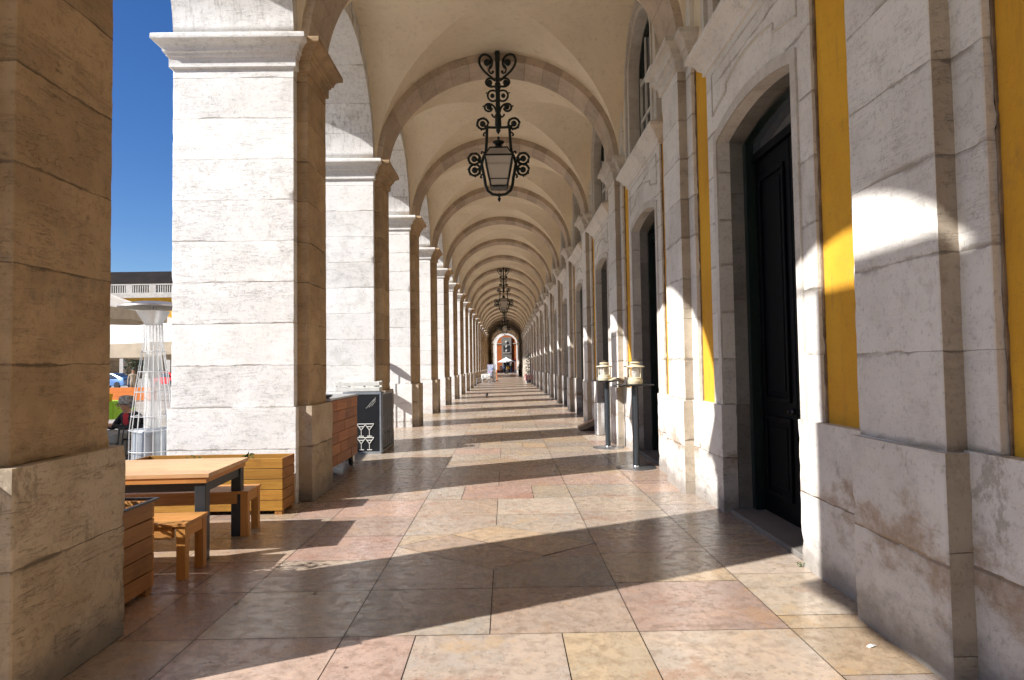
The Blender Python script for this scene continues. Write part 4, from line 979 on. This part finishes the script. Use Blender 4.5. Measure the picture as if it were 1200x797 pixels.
# parasols
def parasol(label, loc, half, ze, za, rz=0, mat=None, val=.22, pole=M['grey_steel'], group='white parasols on the square', sides=4):
    t = thing('parasol', label, 'parasol', loc, rz, group); mat = mat or M['canvas']; r = half * (1.4142 if sides == 4 else 1)
    mb = MB(); N = sides * 8; vs = []; fs = []
    def P_(k, q):
        a = 2 * pi * k / N + pi / sides; i = k // 8; a0 = 2 * pi * i / sides + pi / sides; a1 = a0 + 2 * pi / sides; f = (k % 8) / 8
        return (r * q * (cos(a0) * (1 - f) + cos(a1) * f), r * q * (sin(a0) * (1 - f) + sin(a1) * f), f)
    R_ = 7
    for th in (0, -.012):
        for i in range(R_):
            q = i / (R_ - 1) * .97 + .03
            for k in range(N): x, y, f = P_(k, q); vs.append((x, y, za + (ze - za) * q ** .92 - .10 * (q ** 2) * sin(pi * f) * .6 + th))
    for th in (0, 1):
        for i in range(R_ - 1):
            for k in range(N): o = th * R_ * N; fs.append((o + i * N + k, o + i * N + (k + 1) % N, o + (i + 1) * N + (k + 1) % N, o + (i + 1) * N + k))
    o = (R_ - 1) * N
    for k in range(N): fs.append((o + k, o + (k + 1) % N, R_ * N + o + (k + 1) % N, R_ * N + o + k))
    mb.add(vs, fs); c = mb.build('canopy', mat, t, ang=50)
    if val:
        mb = MB(); vs = []; fs = []
        for d in (0, val):
            for k in range(N): x, y, f = P_(k, 1); vs.append((x * (1 + .004), y * 1.004, ze - .06 * sin(pi * f) - d - (.02 * sin(k * 2.1) if d else 0)))
        for k in range(N): fs.append((k, (k + 1) % N, N + (k + 1) % N, N + k))
        mb.add(vs, fs); mb.build('valance', M['tan_canvas'], c)
    mb = MB(); mb.tube([(0, 0, 0), (0, 0, za - .02)], .03, 10); mb.lathe([(0, .0), (.06, .01), (.02, .08), (0, .12)], (0, 0, za - .03), 10); mb.build('pole', pole, t)
    MB().lathe([(.33, 0), (.33, .05), (.05, .08), (.05, .3), (.035, .3)], n=20).build('base', M['black_metal'], t)
    mb = MB()
    for k in range(sides):
        x, y, _ = P_(k * 8, .97); mb.tube([(0, 0, za - .1), (x, y, ze - .0)], .012, 5); x, y, _ = P_(k * 8, .5); mb.tube([(0, 0, ze - .3), (x, y, za + (ze - za) * .5 - .03)], .010, 5)
    mb.build('ribs', M['white_paint'], t); return t
parasol('upper left pale parasol with a tan underside, cut by the nearest pier', (-7.75, 9.2, -.016), 2.0, 2.62, 3.55, R(8), val=.16)
parasol('low white parasol with a deep tan valance behind the patio heater', (-8.4, 15.3, -.016), 2.2, 2.22, 3.0, R(-3), val=.28)
parasol('white parasol glimpsed at the right edge of the gap behind the heater', (-9.6, 21.5, -.016), 1.9, 2.25, 2.9, R(3), val=.2)
parasol('white parasol standing in the sunny gap at the far end of the arcade', (.02, 124.6, -.016), 1.66, 2.25, 3.2, R(2), val=.0, group=None)

# terrace things far left
t = planter('orange plank planter screening the terrace behind the seated woman', -21.6, -18.6, 33.8, 34.3, .72, M['orange_box'], M['orange_box'], 3)
t = thing('side_table', 'small table under a lime green cloth behind the seated woman', 'table', (-7.45, 12.0, -.016)); MB().lathe([(.03, 0), (.03, 1.0)], n=8).build('stem', M['black_metal'], t); MB().lathe([(.3, 1.0), (.3, 1.02), (0, 1.025)], n=20).build('tabletop', M['pine_x'], t)
o = MB().box(-.36, .36, -.36, .36, .74, 1.06).build('tablecloth', M['green_cloth'], None, bevel=.02, loc=(-7.45, 12.0, -.016)); tag(o, 'lime green cloth draped over a small table', 'tablecloth')
t = thing('cup', 'yellow cup on the lime green cloth', 'cup', (-7.3, 11.85, 1.045)); MB().lathe([(.05, 0), (.07, .14), (.065, .14), (.045, .02), (0, .02)], n=16).build('cup_body', M['yellow'], t)
def car(label, loc, rz, paint):
    t = thing('parked_car', label, 'car', loc, rz, 'cars parked across the square'); mb = MB()
    side = [(-2.1, .25), (-2.15, .55), (-2.05, .78), (-1.3, .90), (-.75, 1.36), (.55, 1.42), (1.35, 1.08), (2.0, .95), (2.12, .6), (2.08, .25)]
    n = len(side); mb.add([(x, s * (.82 if z < 1 else .64), z) for s in (-1, 1) for x, z in side], [tuple(range(n)), tuple(range(2 * n - 1, n - 1, -1))] + [(i, n + i, n + (i + 1) % n, (i + 1) % n) for i in range(n)])
    b = mb.build('body', paint, t, bevel=.05)
    mb = MB()
    for s in (-1, 1): mb.add([(-1.12, s * .80, .95), (-.70, s * .672, 1.32), (.5, s * .672, 1.36), (1.15, s * .80, 1.0)], [(0, 1, 2, 3)])
    mb.add([(-1.22, -.62, .97), (-.80, -.55, 1.31), (-.80, .55, 1.31), (-1.22, .62, .97)], [(0, 1, 2, 3)]); mb.add([(1.30, -.62, 1.13), (.66, -.55, 1.39), (.66, .55, 1.39), (1.30, .62, 1.13)], [(0, 1, 2, 3)]); mb.build('window', M['dark_glass'], t)
    for x in (-1.32, 1.3):
        for s in (-1, 1): MB().lathe([(0, -.1), (.2, -.1), (.31, -.09), (.31, .09), (.2, .1), (0, .1)], n=20, m=Matrix.Translation((x, s * .76, .31)) @ Matrix.Rotation(pi / 2, 4, 'X')).build('wheel', M['tyre'], t)
    for s in (-1, 1): MB().ball((-2.08, s * .6, .62), (.06, .14, .08), 10, 6).build('headlight', M['white_paint'], t)
    return t
car('small blue car parked across the square left of the bush', (-36.6, 60, -.016), R(-15), M['car_blue'])
car('red car parked across the square just left of the second pier', (-33.2, 64, -.016), R(-35), M['red_cloth'])
def tree(label, loc, h, rr, mat, n, leaf, seed, pot=False, cat='tree', group=None):
    t = thing('tree', label, cat, loc, 0, group); mb = MB(); rnd = random.Random(seed)
    mb.tube([(0, 0, 0), (.03, .02, h * .3), (0, .03, h * .75)], [.035 * h, .026 * h, .01 * h], 8)
    for k in range(6): a = k * 1.1; mb.tube([(.02, .02, h * (.3 + .05 * k)), (rr * .4 * cos(a), rr * .4 * sin(a), h * (.45 + .06 * k)), (rr * .75 * cos(a), rr * .75 * sin(a), h * (.55 + .06 * k))], [.014 * h, .009 * h, .004 * h], 5)
    mb.build('trunk', M['bark'], t); mb = MB()
    for k in range(9): a = rnd.uniform(0, 6.28); q = rnd.uniform(.1, .62) * rr; leaves(mb, (q * cos(a), q * sin(a), h * rnd.uniform(.42, .86)), (rr * .5, rr * .5, h * .17), n // 9, leaf, .15, seed + k)
    mb.build('crown', mat, t); return t
tree('small leafy street tree across the square beyond the terrace', (-33.6, 58.5, -.016), 3.7, 1.15, M['leaf_dark'], 1500, .11, 3)
person('distant tanned man in a pale orange top by the orange planter', (-22, 38, -.016), R(200), M['beige_cloth'], M['beige_cloth'], M['dark_hair'], h=1.7)

# ------------------------------------------------------------------ far end of the arcade
def make_long_table(label, loc, rz, mat, L_, group=None):
    t = thing('dining_table', label, 'table', loc, rz, group); MB().box(-.4, .4, -L_ / 2, L_ / 2, .72, .75).build('tabletop', M['pine_y'], t, smooth=False)
    for a in (-1, 1):
        for b in (-1, 1): MB().tube([(a * .34, b * (L_ / 2 - .08), 0), (a * .34, b * (L_ / 2 - .08), .72)], .02, 6).build('leg', M['white_paint'], t)
    mb = MB(); n = 40; vs = []; fs = [tuple(range(n))]
    for z, q in ((.765, 1), (.70, 1.03), (.5, 1.08), (.34, 1.12)):
        for k in range(n):
            a = 2 * pi * k / n; c, s_ = cos(a), sin(a); m = max(abs(c), abs(s_)); wv = q * (1 + (.05 * sin(k * 1.7) if z < .6 else 0)); vs.append((c / m * .42 * wv, s_ / m * (L_ / 2 + .02) * (1 + (wv - 1) * .5), z + (.05 * sin(k * .9) if z < .4 else 0)))
    for r in range(3):
        for k in range(n): fs.append((r * n + k, r * n + (k + 1) % n, (r + 1) * n + (k + 1) % n, (r + 1) * n + k))
    mb.add(vs, fs); o = mb.build('tablecloth', mat, None); o.location = loc; o.rotation_euler = (0, 0, rz); return o
o = make_long_table('table under a red and white checked cloth by the right wall', (2.02, 54.2, -.003), 0, M['check'], 1.3); tag(o, 'red and white checked cloth over the table by the right wall', 'tablecloth')
o = make_long_table('table under a white cloth by the left wall in front of the menu board', (-2.0, 62.5, -.003), 0, M['canvas'], 1.6); tag(o, 'plain white cloth over the table by the left wall', 'tablecloth')
for k, (x, y, r, l) in enumerate(((2.0, 53.0, 0, 'pale slatted chair in front of the checked table'), (-1.95, 61.2, 180, 'pale slatted chair in front of the white clothed table'), (-2.0, 47.5, 90, 'pale chair alone against the left wall piers'))):
    chair('cafe_chair', l, (x, y, -.003), R(r), M['grey_steel'] if k != 0 else M['white_paint'], 'chairs at the arcade tables')
t = thing('menu_board', 'large blue and white poster board standing at the left of the far arcade', 'board', (-1.55, 67.9, -.003), R(2))
MB().box(-.44, .44, -.02, .02, .45, 1.70).build('poster_panel', M['poster'], t, smooth=False)
for s in (-1, 1): mb = MB(); mb.tube([(s * .42, 0, 0), (s * .42, 0, 1.74)], .025, 6); mb.tube([(s * .42, -.25, .015), (s * .42, .25, .015)], .02, 6); mb.build('stand', M['grey_steel'], t)
t = thing('banner_sign', 'narrow orange upright sign beside the blue poster board', 'sign', (-.98, 66.5, -.003)); MB().box(-.05, .05, -.03, .03, .04, 1.15).build('panel', M['orange_box'], t, bevel=.01); MB().box(-.14, .14, -.14, .14, 0, .04).build('base', M['black_metal'], t)
t = thing('parasol', 'folded white parasol leaning low beside the poster board', 'parasol', (-1.25, 65.2, -.003)); MB().lathe([(.03, .12), (.18, .3), (.26, .75), (.10, 1.25), (.02, 1.5), (0, 1.5)], n=14).build('canopy', M['canvas'], t); MB().tube([(0, 0, 0), (0, 0, 1.6)], .02, 6).build('pole', M['steel'], t); MB().lathe([(.2, 0), (.2, .05), (0, .06)], n=14).build('base', M['black_metal'], t)
def pot_tree(label, loc, h, rr, seed):
    t = thing('potted_tree', label, 'plant', loc, 0, 'potted evergreens in the far arcade'); MB().lathe([(.2, 0), (.28, .5), (.3, .55), (.25, .55), (.23, .48), (0, .48)], n=18).build('pot', M['grey_steel'], t)
    MB().tube([(0, 0, .45), (.02, 0, h * .8)], [.03, .01], 6).build('trunk', M['bark'], t); mb = MB()
    for k in range(6): leaves(mb, (0, 0, .8 + (h - 1) * k / 5), (rr * (1 - .5 * abs(k / 5 - .4)), rr * (1 - .5 * abs(k / 5 - .4)), .35), 130, .07, .1, seed + k)
    mb.build('foliage', M['leaf_dark'], t)
pot_tree('tall potted evergreen against the right wall beyond the checked table', (2.02, 58.0, -.003), 2.7, .38, 3)
pot_tree('dark potted shrub against the left wall near the end arch', (-2.15, 96, -.003), 3.6, .6, 33)
ppl = [((2.25, 97.5), 175, 'black_cloth', 'beige_cloth', 'person in a black top standing by the right wall at the far end', 1.8, 0), ((1.85, 90), 190, 'beige_cloth', 'blue_cloth', 'person in beige walking near the right wall at the far end', 1.7, .16),
       ((-1.0, 123.2), 170, 'black_cloth', 'black_cloth', 'dark clad person under the left side of the far parasol', 1.75, .1), ((-.35, 123.8), 200, 'blue_cloth', 'black_cloth', 'person in blue under the middle of the far parasol', 1.72, 0),
       ((.35, 123), 160, 'yellow', 'beige_cloth', 'person in a yellow top under the far parasol', 1.6, 0), ((1.0, 124.6), 185, 'black_cloth', 'blue_cloth', 'dark clad person under the right side of the far parasol', 1.78, .12)]
for (x, y), r, a, b, l, h, wk in ppl: person(l, (x, y, -.003 if y < YG else -.016), R(r), M[a], M[b], M['dark_hair'], h=h, group='people at the far end of the arcade', walk=wk)

# ------------------------------------------------------------------ buildings round the square
B = thing('arcaded_building', 'cream and yellow arcaded range across the square with dark roof and balustrade', 'building', (0, 129, 0))
xs0 = .17; bays = [xs0 + k * P for k in range(-28, 4)]
mb = MB()
def xarch(mb, xc, half_out, z0, ztop, half_in, spring, rise, y0, y1, n=18, out_arch=None):
    q = MB(); arch_frame(q, xc, half_out, z0, ztop, half_in, spring, rise, y0, y1, n, out_arch); mb.add([(y, x, z) for x, y, z in q.v], q.f)
for x in bays: xarch(mb, x, P / 2, 0, 9.0, 1.97, 5.70, 1.95, 0, 1.2)
mb.build('ground_arcade', M['far_stone'], B, ang=50)
mb = MB(); xarch(mb, xs0, 0, 0, 0, 1.98, 5.70, 1.96, -.12, -.001, 28, out_arch=(2.33, 2.34)); mb.build('end_arch_ring', M['white_stone'], B, ang=50)
x0, x1 = bays[0] - P / 2, bays[-1] + P / 2
MB().box(x0, x1, .1, 9, 9.0, 17.0).build('upper_wall', M['yellow'], B, smooth=False)
MB().box(x0, xs0 - 2.2, 5.5, 9, 0, 9).build('inner_wall', M['tan_stone'], B, smooth=False)
MB().box(xs0 + 2.2, x1, 5.5, 9, 0, 9).build('inner_wall', M['tan_stone'], B, smooth=False)
MB().box(x0, x1, -.15, .1, 9.0, 9.5).build('string_course', M['far_stone'], B, smooth=False)
for i, x in enumerate(bays[:32]):
    f = MB(); f.box(x - .8, x + .8, -.05, .099, 10.6, 14.2); f = f.build('window', M['far_stone'], B, smooth=False)
    MB().box(x - .55, x + .55, -.07, -.051, 10.85, 13.9).build('pane', M['dark_glass'], f, smooth=False)
mb = MB(); mb.box(x0, x1, -.5, .099, 16.2, 17.0); mb.box(x0, x1, -.3, .0, 18.75, 19.0); mb.box(x0, x1, -.3, .0, 17.0, 17.25)
for x in bays: mb.box(x - 1.4, x - .1, -.28, -.02, 17.25, 18.75)
k = x0
while k < x1: mb.box(k, k + .2, -.22, -.08, 17.25, 18.75); k += .45
mb.build('balustrade', M['far_stone'], B, smooth=False)
mb = MB(); mb.add([(x0, .5, 18.3), (x1, .5, 18.3), (x1, 4.5, 22.2), (x0, 4.5, 22.2), (x0, 12, 18.3), (x1, 12, 18.3)], [(0, 1, 2, 3), (3, 2, 5, 4), (0, 3, 4), (1, 5, 2)]); mb.box(x0, x1, .3, 9, 17, 18.6); mb.build('roof', M['roof_tile'], B, smooth=False)
O = thing('orange_building', 'orange building with grey stone portal seen through the bright end arch', 'building', (.17, 152, 0))
MB().box(-12, 12, 0, 8, 0, 16).build('wall', M['orange'], O, smooth=False)
mb = MB(); xarch(mb, 0, 1.15, 0, 8.2, .72, 3.0, .5, -.35, -.001); mb.build('portal', M['grey_stone'], O, ang=40)
MB().box(-.75, .75, -.06, -.002, 0, 3.4).build('door', M['black_door'], O, smooth=False)
f = MB().box(-.75, .75, -.42, -.351, 4.6, 6.3).build('window', M['dark_glass'], O, smooth=False); MB().box(-.85, .85, -.50, -.352, 4.4, 4.59).build('sill', M['far_stone'], f, smooth=False)
for z in (5.0, 6.0, 7.1): MB().ball((0, -.48, z), (.26, .12, .3), 14, 10).build('medallion', M['far_stone'], O)
for s in (-1, 1): MB().box(s * 3.2 - .25, s * 3.2 + .25, -.12, -.001, 0, 16).build('pilaster', M['grey_stone'], O, smooth=False)
mb = MB(); mb.box(-12, 12, -.15, -.001, 6.6, 6.8); mb.build('string_course', M['far_stone'], O, smooth=False)
t = thing('traffic_light', 'small red traffic light beside the far white parasol', 'traffic light', (1.8, 127.5, -.016))
MB().tube([(0, 0, 0), (0, 0, 2.3)], .05, 8).build('pole', M['grey_steel'], t); MB().box(-.14, .14, -.1, .1, 2.3, 3.0).build('housing', M['black_metal'], t, bevel=.02)
MB().lathe([(.11, 0), (.11, .04), (0, .06)], n=16, m=Matrix.Translation((0, -.1, 2.82)) @ Matrix.Rotation(pi / 2, 4, 'X')).build('lamp', M['red_cloth'], t)

# small litter and a weed on the marble
t = thing('paper_scrap', 'tiny crumpled white paper scrap on the floor by the nearest right plinth', 'litter', (2.02, 3.62, .001), R(20))
mb = MB(); mb.add([(-.03, -.012, .001), (0, -.014, .006), (.03, -.008, .001), (.028, .014, .002), (.002, .012, .009), (-.028, .012, .002), (-.03, -.012, 0), (.03, -.008, 0), (.028, .014, 0), (-.028, .012, 0)], [(0, 1, 4, 5), (1, 2, 3, 4), (6, 9, 8, 7), (0, 5, 9, 6), (2, 7, 8, 3)]); mb.build('crumpled_sheet', M['white_paint'], t, smooth=False)
t = thing('weed', 'tiny green weed sprouting between floor and wall at the near door', 'plant', (2.27, 5.02, .0)); leaves(MB(), (0, 0, .02), (.03, .03, .018), 18, .012, seed=8).build('foliage', M['leaf'], t); MB().tube([(0, 0, 0), (0, 0, .02)], .002, 4).build('stem', M['leaf_dark'], t)
for k, (x, y, l) in enumerate(((-1.86, 4.45, 'curled dry leaf lying on the shaded floor nearest the brown planter'), (-1.38, 4.62, 'curled dry leaf lying on the shaded floor closer to the middle of the arcade'))):
    t = thing('dry_leaf', l, 'litter', (x, y, .001), R(40 * k), 'dry leaves on the floor'); mb = MB(); mb.add([(-.022, 0, .004), (0, -.010, .001), (.024, 0, .010), (0, .010, .001), (0, 0, .008), (0, 0, 0)], [(0, 1, 4), (1, 2, 4), (2, 3, 4), (3, 0, 4), (1, 0, 5), (2, 1, 5), (3, 2, 5), (0, 3, 5)]); mb.build('leaf_blade', M['beige_cloth'], t)
